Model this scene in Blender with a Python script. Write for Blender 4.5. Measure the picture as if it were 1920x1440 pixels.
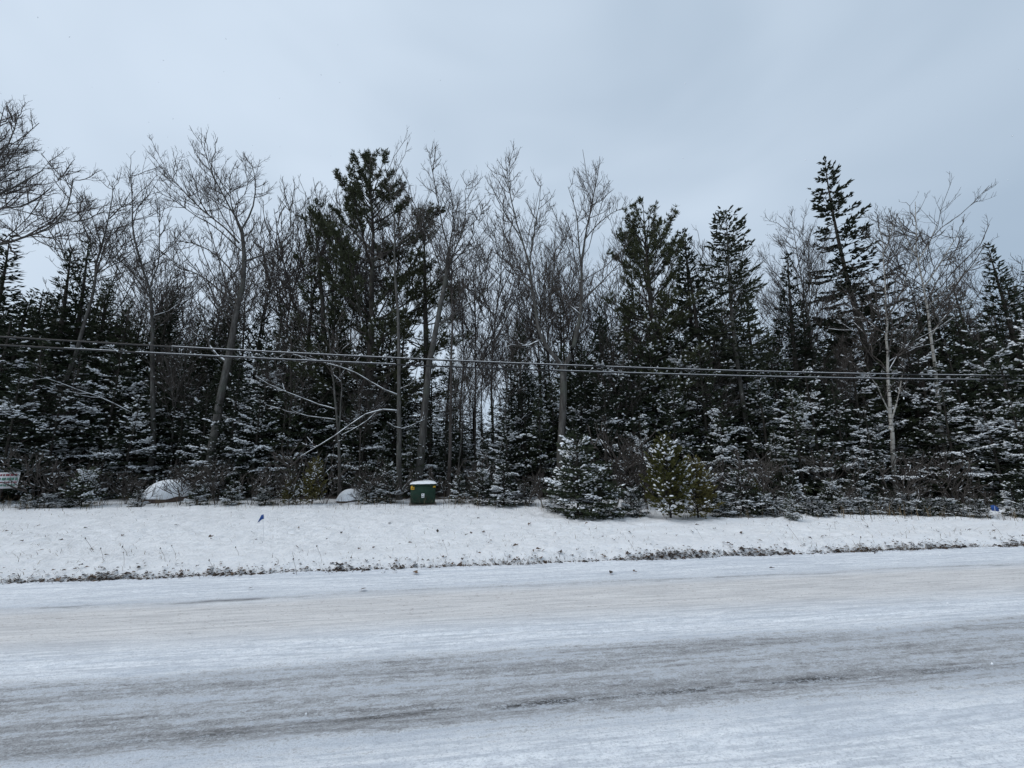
import bpy, math
import numpy as np
from mathutils import Vector

# ------------------------------------------------------------------ clear
for o in list(bpy.data.objects):
    bpy.data.objects.remove(o)
scene = bpy.context.scene
COL = scene.collection
R = math.radians

# ------------------------------------------------------------------ camera
FPX = 721.0                      # focal length in pixels of the 1920 px wide photograph
CAMH = 1.6
PITCH = math.atan(132 / FPX)
cam = bpy.data.cameras.new('camera')
cam.sensor_width = 36
cam.lens = 36 * FPX / 1920
cam.clip_start = 0.05
cam.clip_end = 3000
camo = bpy.data.objects.new('camera', cam)
camo.location = (0, 0, CAMH)
camo.rotation_euler = (R(90) + PITCH, 0, 0)
COL.objects.link(camo)
scene.camera = camo

# ------------------------------------------------------------------ sky, sun, exposure
SUN_EL, SUN_AZ = R(52), R(-100)            # azimuth from +Y (into the picture), negative = left
world = bpy.data.worlds.new('World')
scene.world = world
world.use_nodes = True
wn, wl = world.node_tree.nodes, world.node_tree.links
wn.clear()
w_out = wn.new('ShaderNodeOutputWorld')
bg_sky = wn.new('ShaderNodeBackground')
bg_cloud = wn.new('ShaderNodeBackground')
mixs = wn.new('ShaderNodeMixShader')
sky = wn.new('ShaderNodeTexSky')
sky.sky_type = 'NISHITA'
sky.sun_disc = False
sky.sun_elevation = SUN_EL
sky.sun_rotation = SUN_AZ
sky.air_density = 1.0
sky.dust_density = 3.0
wl.new(sky.outputs[0], bg_sky.inputs[0])
bg_sky.inputs[1].default_value = 0.08
tc = wn.new('ShaderNodeTexCoord')
mp = wn.new('ShaderNodeMapping')
mp.inputs['Scale'].default_value = (1.0, 1.0, 1.9)
wl.new(tc.outputs['Generated'], mp.inputs[0])
nz = wn.new('ShaderNodeTexNoise')
nz.inputs['Scale'].default_value = 1.7
nz.inputs['Detail'].default_value = 3.0
nz.inputs['Roughness'].default_value = 0.45
nz.inputs['Distortion'].default_value = 0.5
wl.new(mp.outputs[0], nz.inputs[0])
# thinner cloud round the hidden sun
dotn = wn.new('ShaderNodeVectorMath')
dotn.operation = 'DOT_PRODUCT'
wl.new(tc.outputs['Generated'], dotn.inputs[0])
dotn.inputs[1].default_value = (math.sin(SUN_AZ) * math.cos(SUN_EL), math.cos(SUN_AZ) * math.cos(SUN_EL), math.sin(SUN_EL))
mr = wn.new('ShaderNodeMapRange')
mr.inputs[1].default_value = -0.2
mr.inputs[2].default_value = 1.0
mr.inputs[3].default_value = 0.0
mr.inputs[4].default_value = 0.36
wl.new(dotn.outputs['Value'], mr.inputs[0])
mn = wn.new('ShaderNodeMath')
mn.operation = 'MULTIPLY_ADD'
wl.new(nz.outputs[0], mn.inputs[0])
mn.inputs[1].default_value = 0.88
wl.new(mr.outputs[0], mn.inputs[2])
ramp = wn.new('ShaderNodeValToRGB')
ramp.color_ramp.elements[0].position = 0.30
ramp.color_ramp.elements[0].color = (0.415, 0.525, 0.655, 1)
ramp.color_ramp.elements[1].position = 0.92
ramp.color_ramp.elements[1].color = (0.735, 0.850, 0.985, 1)
wl.new(mn.outputs[0], ramp.inputs[0])
wl.new(ramp.outputs[0], bg_cloud.inputs[0])
bg_cloud.inputs[1].default_value = 1.0
mixs.inputs[0].default_value = 0.93
wl.new(bg_sky.outputs[0], mixs.inputs[1])
wl.new(bg_cloud.outputs[0], mixs.inputs[2])
wl.new(mixs.outputs[0], w_out.inputs[0])

sun = bpy.data.lights.new('sun', 'SUN')
sun.energy = 1.5
sun.angle = R(50)
sun.color = (1.0, 0.97, 0.94)
suno = bpy.data.objects.new('sun', sun)
sd = Vector((math.sin(SUN_AZ) * math.cos(SUN_EL), math.cos(SUN_AZ) * math.cos(SUN_EL), math.sin(SUN_EL)))
suno.rotation_euler = sd.to_track_quat('Z', 'Y').to_euler()
suno.location = (0, 0, 30)
COL.objects.link(suno)

scene.view_settings.view_transform = 'Standard'
scene.view_settings.look = 'None'
scene.view_settings.exposure = 0.0
scene.view_settings.gamma = 1.0
scene.view_settings.use_curve_mapping = False

# ------------------------------------------------------------------ helpers
rng = np.random.default_rng(11)
UP = np.array([0., 0., 1.])
ROAD_A = R(7.5)                           # the road recedes to the right
UX, UY = math.cos(ROAD_A), math.sin(ROAD_A)


def uv(u, v):
    return np.array([u * UX - v * UY, u * UY + v * UX])


def to_uv(x, y):
    return x * UX + y * UY, -x * UY + y * UX


cP, sP = math.cos(PITCH), math.sin(PITCH)


def P(px, py, Y):
    """point seen at a pixel of the photograph, at depth Y metres"""
    a = (px - 960) / FPX
    b = (720 - py) / FPX
    r = np.array([a, cP - b * sP, sP + b * cP])
    return r * (Y / r[1]) + np.array([0, 0, CAMH])


def nrm(a):
    return a / np.maximum(np.linalg.norm(a, axis=-1, keepdims=True), 1e-9)


def hash2(ix, iy, seed=0):
    h = (ix * 374761393 + iy * 668265263 + seed * 974634777) & 0xFFFFFFFF
    h = ((h ^ (h >> 13)) * 1274126177) & 0xFFFFFFFF
    return ((h ^ (h >> 16)) & 0xFFFF) / 65535.0


def vnoise(x, y, seed=0):
    xi = np.floor(x).astype(np.int64)
    yi = np.floor(y).astype(np.int64)
    fx, fy = x - xi, y - yi
    fx = fx * fx * (3 - 2 * fx)
    fy = fy * fy * (3 - 2 * fy)
    a = hash2(xi, yi, seed)
    b = hash2(xi + 1, yi, seed)
    c = hash2(xi, yi + 1, seed)
    d = hash2(xi + 1, yi + 1, seed)
    return (a * (1 - fx) + b * fx) * (1 - fy) + (c * (1 - fx) + d * fx) * fy


def fbm(x, y, seed=0, o=3):
    s, a = 0, 0.5
    for i in range(o):
        s = s + a * vnoise(x * 2 ** i, y * 2 ** i, seed + i * 17)
        a *= 0.5
    return s


class Buf:
    def __init__(self):
        self.v, self.f, self.n = [], [], 0

    def add(self, v, f):
        v = np.asarray(v, float).reshape(-1, 3)
        f = np.asarray(f, np.int64).reshape(-1, 3)
        self.v.append(v)
        self.f.append(f + self.n)
        self.n += len(v)

    def box(self, cx, cy, cz, sx, sy, sz, bev=0.0):
        x, y, z = sx / 2, sy / 2, sz / 2
        if bev <= 0:
            v = [(cx + i * x, cy + j * y, cz + k * z) for k in (-1, 1) for j in (-1, 1) for i in (-1, 1)]
            f = [(0, 2, 1), (1, 2, 3), (4, 5, 6), (5, 7, 6), (0, 1, 4), (1, 5, 4), (2, 6, 3), (3, 6, 7),
                 (0, 4, 2), (2, 4, 6), (1, 3, 5), (3, 7, 5)]
            self.add(v, f)
            return
        prof = [(-z, -bev), (-z + bev, 0), (z - bev, 0), (z, -bev)]
        rings = []
        for zz, ins in prof:
            X, Yy = x + ins, y + ins
            b = bev
            rings.append([(cx + a, cy + c, cz + zz) for a, c in
                          ((-X + b, -Yy), (X - b, -Yy), (X, -Yy + b), (X, Yy - b), (X - b, Yy), (-X + b, Yy), (-X, Yy - b), (-X, -Yy + b))])
        v = [p for r in rings for p in r]
        f = []
        for i in range(3):
            for k in range(8):
                a, b2 = i * 8 + k, i * 8 + (k + 1) % 8
                f += [(a, b2, b2 + 8), (a, b2 + 8, a + 8)]
        for k in range(1, 7):
            f.append((0, k + 1, k))
            f.append((24, 24 + k, 24 + k + 1))
        self.add(v, f)

    def tubes(self, pts, rad, sides=3):
        """pts (N,M,3), rad (N,M)"""
        pts = np.asarray(pts, float)
        if pts.ndim == 2:
            pts = pts[None]
        N, M, _ = pts.shape
        if N == 0:
            return
        rad = np.broadcast_to(np.asarray(rad, float), (N, M))
        t = np.gradient(pts, axis=1)
        t = nrm(t)
        ref = np.where(np.abs(t[..., 2:3]) > 0.95, np.array([1., 0, 0]), np.array([0, 0, 1.]))
        a = nrm(np.cross(t, ref))
        b = np.cross(t, a)
        ang = np.arange(sides) * 2 * math.pi / sides
        ring = pts[:, :, None, :] + rad[:, :, None, None] * (a[:, :, None, :] * np.cos(ang)[None, None, :, None] + b[:, :, None, :] * np.sin(ang)[None, None, :, None])
        v = ring.reshape(-1, 3)
        n = np.arange(N)[:, None, None] * (M * sides)
        m = np.arange(M - 1)[None, :, None] * sides
        k = np.arange(sides)[None, None, :]
        k2 = (k + 1) % sides
        A = n + m + k
        B = n + m + k2
        f = np.stack([np.stack([A, B, B + sides], -1), np.stack([A, B + sides, A + sides], -1)], -2).reshape(-1, 3)
        self.add(v, f)

    def build(self, name, mat, parent=None, smooth=True, offset=None):
        v = np.concatenate(self.v) if self.v else np.zeros((3, 3))
        f = np.concatenate(self.f) if self.f else np.array([[0, 1, 2]])
        if offset is not None:
            v = v - np.asarray(offset)
        me = bpy.data.meshes.new(name)
        me.vertices.add(len(v))
        me.vertices.foreach_set('co', v.astype(np.float32).ravel())
        me.loops.add(len(f) * 3)
        me.loops.foreach_set('vertex_index', f.astype(np.int32).ravel())
        me.polygons.add(len(f))
        me.polygons.foreach_set('loop_start', (np.arange(len(f)) * 3).astype(np.int32))
        if smooth:
            me.polygons.foreach_set('use_smooth', np.ones(len(f), bool))
        me.update(calc_edges=True)
        me.materials.append(mat)
        o = bpy.data.objects.new(name, me)
        COL.objects.link(o)
        if parent is not None:
            o.parent = parent
        return o


def tag(o, label=None, cat=None, group=None, kind=None):
    if label:
        o['label'] = label
    if cat:
        o['category'] = cat
    if group:
        o['group'] = group
    if kind:
        o['kind'] = kind
    return o


def thing(name, label, cat, loc=(0, 0, 0), rz=0, group=None):
    o = bpy.data.objects.new(name, None)
    o.empty_display_size = 0.2
    COL.objects.link(o)
    o.location = loc
    o.rotation_euler = (0, 0, rz)
    return tag(o, label, cat, group)


def dup(root, loc, rz=0.0, scale=(1, 1, 1), label=None, group=None, tilt=(0, 0)):
    r = root.copy()
    COL.objects.link(r)
    r.location = loc
    r.rotation_euler = (tilt[0], tilt[1], rz)
    r.scale = scale
    if label:
        r['label'] = label
    if group:
        r['group'] = group
    for ch in list(root.children):
        c = ch.copy()
        COL.objects.link(c)
        c.parent = r
        for g in list(ch.children):
            d = g.copy()
            COL.objects.link(d)
            d.parent = c
    return r


# ------------------------------------------------------------------ materials
def mat(name):
    m = bpy.data.materials.new(name)
    m.use_nodes = True
    n, l = m.node_tree.nodes, m.node_tree.links
    b = n['Principled BSDF']
    return m, n, l, b


def noise(n, l, scale, detail=4, rough=0.55, vec=None, mapscale=None, dist=0.0):
    t = n.new('ShaderNodeTexNoise')
    t.inputs['Scale'].default_value = scale
    t.inputs['Detail'].default_value = detail
    t.inputs['Roughness'].default_value = rough
    t.inputs['Distortion'].default_value = dist
    if vec is not None:
        if mapscale is not None:
            mpn = n.new('ShaderNodeMapping')
            mpn.inputs['Scale'].default_value = mapscale
            l.new(vec, mpn.inputs[0])
            vec = mpn.outputs[0]
        l.new(vec, t.inputs['Vector'])
    return t.outputs[0]


def rampn(n, l, fac, stops):
    r = n.new('ShaderNodeValToRGB')
    e = r.color_ramp.elements
    while len(e) < len(stops):
        e.new(0.5)
    for i, (p, c) in enumerate(stops):
        e[i].position = p
        if not isinstance(c, (tuple, list)):
            c = (c, c, c)
        e[i].color = (*c, 1)
    l.new(fac, r.inputs[0])
    return r.outputs[0]


def mixc(n, l, fac, a, b):
    m = n.new('ShaderNodeMix')
    m.data_type = 'RGBA'
    for sock, val in ((m.inputs[0], fac), (m.inputs[6], a), (m.inputs[7], b)):
        if isinstance(val, (int, float)):
            sock.default_value = val
        elif isinstance(val, (tuple, list)):
            sock.default_value = (*val, 1)
        else:
            l.new(val, sock)
    return m.outputs[2]


def mth(n, l, op, a, b=None, c=None):
    m = n.new('ShaderNodeMath')
    m.operation = op
    for i, val in enumerate((a, b, c)):
        if val is None:
            continue
        if isinstance(val, (int, float)):
            m.inputs[i].default_value = val
        else:
            l.new(val, m.inputs[i])
    return m.outputs[0]


def bump(n, l, b, height, strength, dist=0.02):
    bp = n.new('ShaderNodeBump')
    bp.inputs['Strength'].default_value = strength
    bp.inputs['Distance'].default_value = dist
    l.new(height, bp.inputs['Height'])
    l.new(bp.outputs[0], b.inputs['Normal'])


def objco(n):
    return n.new('ShaderNodeTexCoord').outputs['Object']


def foliage_mat(name, c1, c2, c3):
    m, n, l, b = mat(name)
    oi = n.new('ShaderNodeObjectInfo')
    nz = noise(n, l, 1.6, 3, 0.6, objco(n))
    fine = noise(n, l, 14, 2, 0.6, objco(n))
    k = mth(n, l, 'MULTIPLY_ADD', oi.outputs['Random'], 0.5, mth(n, l, 'MULTIPLY_ADD', fine, 0.5, mth(n, l, 'MULTIPLY', nz, 0.5)))
    col = rampn(n, l, k, [(0.35, c1), (0.7, c2), (1.0, c3)])
    l.new(col, b.inputs['Base Color'])
    b.inputs['Roughness'].default_value = 0.75
    b.inputs['Specular IOR Level'].default_value = 0.2
    return m


def bark_mat(name, c1, c2, c3, moss=None, scale=6, lent=False, stretch=0.25):
    m, n, l, b = mat(name)
    co = objco(n)
    nz = noise(n, l, scale, 5, 0.65, co, (1, 1, stretch))
    col = rampn(n, l, nz, [(0.3, c1), (0.5, c2), (0.72, c3)])
    if lent:
        k = noise(n, l, 9, 3, 0.6, co, (0.35, 0.35, 1.6))
        col = mixc(n, l, rampn(n, l, k, [(0.56, 0.0), (0.62, 1.0)]), col, (0.035, 0.03, 0.028))
    if moss:
        k = noise(n, l, 2.2, 4, 0.6, co)
        col = mixc(n, l, rampn(n, l, k, [(0.5, 0.0), (0.66, 0.8)]), col, moss)
    l.new(col, b.inputs['Base Color'])
    b.inputs['Roughness'].default_value = 0.9
    b.inputs['Specular IOR Level'].default_value = 0.1
    bump(n, l, b, nz, 0.6, 0.01)
    return m


M = {}
M['fir'] = foliage_mat('fir_needles', (0.015, 0.021, 0.013), (0.028, 0.038, 0.022), (0.050, 0.062, 0.033))
M['pine'] = foliage_mat('pine_needles', (0.025, 0.030, 0.015), (0.046, 0.052, 0.025), (0.078, 0.078, 0.038))
M['spruce'] = foliage_mat('spruce_needles', (0.016, 0.021, 0.014), (0.030, 0.036, 0.022), (0.050, 0.056, 0.032))
M['cedar'] = foliage_mat('cedar_sprays', (0.030, 0.034, 0.010), (0.064, 0.064, 0.018), (0.115, 0.100, 0.034))
M['bark_fir'] = bark_mat('fir_bark', (0.020, 0.017, 0.015), (0.042, 0.037, 0.033), (0.075, 0.068, 0.06), (0.06, 0.066, 0.05))
M['bark_poplar'] = bark_mat('poplar_bark', (0.030, 0.027, 0.025), (0.070, 0.066, 0.061), (0.135, 0.131, 0.124), (0.075, 0.080, 0.068), 9)
M['bark_twig'] = bark_mat('twig_bark', (0.040, 0.034, 0.031), (0.072, 0.063, 0.057), (0.115, 0.103, 0.094))
M['bark_birch'] = bark_mat('birch_bark', (0.20, 0.185, 0.165), (0.31, 0.30, 0.275), (0.42, 0.41, 0.385), None, 3, True)
M['weed'] = bark_mat('dry_stalk', (0.06, 0.045, 0.03), (0.12, 0.09, 0.06), (0.2, 0.155, 0.10))

m, n, l, b = mat('tree_snow')
nz = noise(n, l, 30, 3, 0.6, objco(n))
l.new(rampn(n, l, nz, [(0.3, (0.74, 0.78, 0.82)), (0.7, (0.88, 0.90, 0.92))]), b.inputs['Base Color'])
b.inputs['Roughness'].default_value = 0.7
b.inputs['Specular IOR Level'].default_value = 0.15
M['snow'] = m


def flat_mat(name, c, rough=0.6, spec=0.3, var=0.25, scale=8, metal=0.0):
    m, n, l, b = mat(name)
    nz = noise(n, l, scale, 5, 0.6, objco(n))
    lo = tuple(x * (1 - var) for x in c)
    hi = tuple(min(1, x * (1 + var)) for x in c)
    l.new(rampn(n, l, nz, [(0.3, lo), (0.7, hi)]), b.inputs['Base Color'])
    b.inputs['Roughness'].default_value = rough
    b.inputs['Specular IOR Level'].default_value = spec
    b.inputs['Metallic'].default_value = metal
    return m


M['wire'] = flat_mat('cable_sheath', (0.018, 0.018, 0.019), 0.6)
M['blue'] = flat_mat('blue_vinyl', (0.010, 0.055, 0.22), 0.5)
M['white_plastic'] = flat_mat('white_plastic', (0.62, 0.63, 0.64), 0.5, 0.3, 0.08)
M['sign_red'] = flat_mat('red_print', (0.22, 0.06, 0.07), 0.6)
M['sign_green'] = flat_mat('green_print', (0.10, 0.22, 0.17), 0.6)
M['yellow'] = flat_mat('yellow_sticker', (0.62, 0.36, 0.03), 0.5, 0.3, 0.15, 20)
M['black'] = flat_mat('black_print', (0.015, 0.014, 0.013), 0.6)
M['rock'] = flat_mat('granite', (0.10, 0.075, 0.065), 0.9, 0.1, 0.5, 5)
M['concrete'] = flat_mat('concrete', (0.2, 0.19, 0.18), 0.9, 0.1)
M['pole'] = bark_mat('pole_wood', (0.06, 0.05, 0.04), (0.11, 0.095, 0.08), (0.17, 0.15, 0.13), None, 4, False, 0.05)

m, n, l, b = mat('green_paint')
co = objco(n)
nz = noise(n, l, 7, 5, 0.6, co)
col = rampn(n, l, nz, [(0.3, (0.008, 0.025, 0.016)), (0.7, (0.015, 0.040, 0.026))])
sepx = n.new('ShaderNodeSeparateXYZ')
l.new(co, sepx.inputs[0])
k = mth(n, l, 'MULTIPLY', rampn(n, l, noise(n, l, 11, 4, 0.7, co), [(0.48, 0.0), (0.6, 1.0)]), rampn(n, l, sepx.outputs[2], [(0.15, 1.0), (0.55, 0.0)]))
col = mixc(n, l, mth(n, l, 'MULTIPLY', k, 0.75), col, (0.035, 0.032, 0.024))
l.new(col, b.inputs['Base Color'])
b.inputs['Roughness'].default_value = 0.65
b.inputs['Specular IOR Level'].default_value = 0.2
M['green'] = m

m, n, l, b = mat('dead_leaf')
oi = n.new('ShaderNodeObjectInfo')
geo = n.new('ShaderNodeNewGeometry')
rnd = mth(n, l, 'FRACT', mth(n, l, 'ADD', oi.outputs['Random'], geo.outputs['Random Per Island']))
l.new(rampn(n, l, rnd, [(0.0, (0.022, 0.016, 0.013)), (0.6, (0.055, 0.036, 0.026)), (1.0, (0.12, 0.075, 0.045))]), b.inputs['Base Color'])
b.inputs['Roughness'].default_value = 0.8
M['leaf'] = m

m, n, l, b = mat('dry_grass')
geo = n.new('ShaderNodeNewGeometry')
l.new(rampn(n, l, geo.outputs['Random Per Island'], [(0.0, (0.05, 0.035, 0.022)), (0.5, (0.13, 0.095, 0.055)), (1.0, (0.24, 0.18, 0.10))]), b.inputs['Base Color'])
b.inputs['Roughness'].default_value = 0.85
M['grass'] = m

# ---- snow on the ground; leaf mould where the trees keep it off
m, n, l, b = mat('ground_snow')
co = objco(n)
big = noise(n, l, 1.3, 4, 0.6, co)
fine = noise(n, l, 22, 5, 0.7, co)
grain = noise(n, l, 140, 3, 0.7, co)
scol = rampn(n, l, fine, [(0.30, (0.70, 0.74, 0.79)), (0.42, (0.87, 0.89, 0.915)), (0.7, (0.93, 0.94, 0.95))])
# thin snow over grass: brownish specks
sp = noise(n, l, 38, 4, 0.75, co, (0.6, 1.3, 1))
patch = noise(n, l, 0.9, 3, 0.5, co)
spk = mth(n, l, 'MULTIPLY', rampn(n, l, sp, [(0.60, 0.0), (0.68, 1.0)]), rampn(n, l, patch, [(0.50, 0.0), (0.68, 0.7)]))
scol = mixc(n, l, spk, scol, (0.22, 0.18, 0.13))
sep = n.new('ShaderNodeSeparateXYZ')
l.new(co, sep.inputs[0])
# forest floor begins a little inside the tree line (v in metres; line runs nearer on the right)
lim = mth(n, l, 'MULTIPLY_ADD', sep.outputs[0], -0.10, 13.9)
dv = mth(n, l, 'SUBTRACT', sep.outputs[1], lim)
dv = mth(n, l, 'ADD', dv, mth(n, l, 'MULTIPLY_ADD', big, 3.0, -1.5))
ff = rampn(n, l, mth(n, l, 'MULTIPLY_ADD', dv, 0.5, 0.3), [(0.2, 0.0), (0.6, 1.0)])
mould = rampn(n, l, fine, [(0.35, (0.028, 0.02, 0.015)), (0.55, (0.06, 0.044, 0.032)), (0.68, (0.40, 0.42, 0.45)), (0.75, (0.75, 0.78, 0.81))])
col = mixc(n, l, ff, scol, mould)
l.new(col, b.inputs['Base Color'])
b.inputs['Roughness'].default_value = 0.75
b.inputs['Specular IOR Level'].default_value = 0.15
bump(n, l, b, mth(n, l, 'ADD', fine, mth(n, l, 'MULTIPLY', grain, 0.4)), 0.8, 0.05)
M['ground'] = m

# ---- the road: packed snow, sanded strip, wheel tracks worn to the asphalt
m, n, l, b = mat('snow_road')
co = objco(n)
sep = n.new('ShaderNodeSeparateXYZ')
l.new(co, sep.inputs[0])
wob = noise(n, l, 0.35, 3, 0.5, co, (1, 0.3, 1))
V = mth(n, l, 'ADD', sep.outputs[1], mth(n, l, 'MULTIPLY_ADD', wob, 0.2, -0.1))
VR = mth(n, l, 'DIVIDE', V, 6.5)                      # 0..1 across 6.5 m
st1 = noise(n, l, 1.0, 5, 0.65, co, (0.35, 7.5, 1), 0.3)       # long streaks
st2 = noise(n, l, 1.0, 5, 0.7, co, (1.1, 26, 1), 0.4)      # fine streaks
grit = noise(n, l, 36, 5, 0.82, co, (0.5, 1, 1))
grit2 = noise(n, l, 17, 4, 0.7, co, (0.45, 1.2, 1))
v6 = lambda x: x / 6.5
# wear = how much of the snow is gone
wear = rampn(n, l, VR, [(v6(0.4), 0.10), (v6(1.1), 0.60), (v6(1.8), 0.12), (v6(2.35), 0.16), (v6(2.75), 0.54), (v6(3.10), 0.48), (v6(3.45), 0.50),
                        (v6(3.70), 0.10), (v6(3.95), 0.20), (v6(4.15), 0.24), (v6(4.4), 0.17), (v6(4.95), 0.22), (v6(5.08), 0.40), (v6(5.25), 0.26), (v6(5.75), 0.05)])
grit3 = noise(n, l, 100, 3, 0.85, co, (0.6, 1, 1))
w = mth(n, l, 'ADD', mth(n, l, 'MULTIPLY_ADD', st1, 0.9, -0.45), mth(n, l, 'MULTIPLY_ADD', st2, 1.0, -0.50))
w = mth(n, l, 'ADD', w, mth(n, l, 'MULTIPLY_ADD', grit2, 0.7, -0.35))
w = mth(n, l, 'ADD', w, mth(n, l, 'MULTIPLY_ADD', grit, 1.6, -0.80))
w = mth(n, l, 'ADD', w, mth(n, l, 'MULTIPLY_ADD', grit3, 1.2, -0.60))
wf = mth(n, l, 'ADD', wear, mth(n, l, 'MULTIPLY', w, mth(n, l, 'MULTIPLY_ADD', wear, 0.8, 0.35)))
snowc = rampn(n, l, grit2, [(0.3, (0.67, 0.71, 0.76)), (0.6, (0.87, 0.895, 0.925))])
snowc = mixc(n, l, rampn(n, l, st2, [(0.40, 0.6), (0.53, 0.0)]), snowc, (0.46, 0.50, 0.555))
snowc = mixc(n, l, rampn(n, l, st1, [(0.36, 0.5), (0.52, 0.0)]), snowc, (0.50, 0.545, 0.61))
snowc = mixc(n, l, rampn(n, l, mth(n, l, 'MULTIPLY_ADD', grit3, 0.5, mth(n, l, 'MULTIPLY', grit, 0.5)), [(0.40, 0.7), (0.52, 0.0)]), snowc, (0.40, 0.43, 0.475))
sand = rampn(n, l, VR, [(v6(3.9), 0.0), (v6(4.3), 0.62), (v6(4.85), 0.66), (v6(5.15), 0.0)])
sandc = mixc(n, l, rampn(n, l, grit, [(0.56, 0.0), (0.64, 1.0)]), mixc(n, l, rampn(n, l, st2, [(0.40, 1.0), (0.58, 0.0)]), (0.70, 0.67, 0.64), (0.54, 0.515, 0.49)), (0.20, 0.14, 0.10))
snowc = mixc(n, l, sand, snowc, sandc)
col = mixc(n, l, rampn(n, l, wf, [(0.38, 0.0), (0.50, 0.6), (0.64, 1.0)]), snowc, rampn(n, l, grit, [(0.36, (0.12, 0.12, 0.12)), (0.5, (0.25, 0.25, 0.255)), (0.62, (0.44, 0.455, 0.475))]))
# one narrow line worn bare, broken along its length
ln = rampn(n, l, VR, [(v6(2.765), 0.0), (v6(2.80), 1.0), (v6(2.83), 1.0), (v6(2.865), 0.0)])
br = mth(n, l, 'MULTIPLY', rampn(n, l, noise(n, l, 1.0, 4, 0.7, co, (1.3, 9, 1)), [(0.43, 0.0), (0.54, 1.0)]), rampn(n, l, mth(n, l, 'MULTIPLY_ADD', grit3, 0.5, mth(n, l, 'MULTIPLY', grit, 0.5)), [(0.42, 0.0), (0.54, 1.0)]))
ln2 = rampn(n, l, VR, [(v6(5.0), 0.0), (v6(5.04), 1.0), (v6(5.08), 1.0), (v6(5.12), 0.0)])
br2 = rampn(n, l, noise(n, l, 1.0, 4, 0.7, co, (0.9, 6, 1)), [(0.50, 0.0), (0.62, 0.75)])
col = mixc(n, l, mth(n, l, 'MULTIPLY', ln2, br2), col, (0.16, 0.165, 0.175))
ug = rampn(n, l, mth(n, l, 'MULTIPLY_ADD', sep.outputs[0], 0.1, 0.5), [(0.28, 0.0), (0.36, 1.0), (0.82, 1.0), (0.95, 0.15)])
col = mixc(n, l, mth(n, l, 'MULTIPLY', mth(n, l, 'MULTIPLY', ln, br), ug), col, (0.04, 0.038, 0.036))
l.new(col, b.inputs['Base Color'])
b.inputs['Roughness'].default_value = 0.6
b.inputs['Specular IOR Level'].default_value = 0.25
hh = mth(n, l, 'ADD', mth(n, l, 'MULTIPLY', wf, -0.5), mth(n, l, 'ADD', mth(n, l, 'MULTIPLY', st2, 0.5), mth(n, l, 'MULTIPLY', grit, 0.5)))
bump(n, l, b, hh, 0.9, 0.03)
M['road'] = m

# ------------------------------------------------------------------ ground and road
V_EDGE = 5.92


def ground_z(u, v):
    """height of the snowy ground at road coordinates"""
    u = np.asarray(u, float)
    v = np.asarray(v, float)
    e = V_EDGE + 0.10 * (fbm(u * 0.9, v * 0 + 3.1, 5) - 0.45) + 0.05 * (vnoise(u * 4, v * 0, 9) - 0.5)
    d = v - e
    lip = np.clip(d / 0.28, 0, 1)
    lip = lip * lip * (3 - 2 * lip)
    near = np.clip(1 - np.abs(v - 10) / 14, 0, 1)
    z = -0.05 + lip * 0.105
    z = z + lip * near * (0.13 * (fbm(u * 1.3, v * 1.9, 21) - 0.44) + 0.085 * (fbm(u * 5, v * 8, 33, 3) - 0.44)
                          + 0.05 * (vnoise(u * 13 + v * 6, v * 17, 41) - 0.5) * (0.3 + vnoise(u * 0.8, v * 0.9, 77)))
    z = z + 0.07 * np.clip((d - 0.1) / 0.5, 0, 1) * np.clip((1.6 - d) / 1.1, 0, 1)
    return z


def gz(x, y):
    u, v = to_uv(x, y)
    return float(ground_z(u, v))


us = np.concatenate([np.array([-600, -300, -150, -80, -50, -35, -27, -22, -19, -17]), np.arange(-15.5, -9, 0.12), np.arange(-9, 11, 0.05),
                     np.arange(11, 19, 0.12), np.array([20, 22, 25, 30, 40, 60, 100, 200, 400, 700])])
vs = np.concatenate([np.array([-300, -100, -40, -15, -6, -3, 0, 3, 5, 5.5]), np.arange(5.7, 9.5, 0.045), np.arange(9.5, 15, 0.09),
                     np.array([15.5, 16.2, 17, 18, 20, 23, 27, 32, 40, 60, 100, 200, 500, 900])])
Ug, Vg = np.meshgrid(us, vs)
Zg = ground_z(Ug, Vg)
g = Buf()
nu, nv = len(us), len(vs)
ii = (np.arange(nv - 1)[:, None] * nu + np.arange(nu - 1)[None, :]).ravel()
g.add(np.stack([Ug, Vg, Zg], -1).reshape(-1, 3), np.concatenate([np.stack([ii, ii + 1, ii + nu + 1], 1), np.stack([ii, ii + nu + 1, ii + nu], 1)]))
ground = g.build('ground', M['ground'])
ground.rotation_euler = (0, 0, ROAD_A)
tag(ground, kind='structure')

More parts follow.
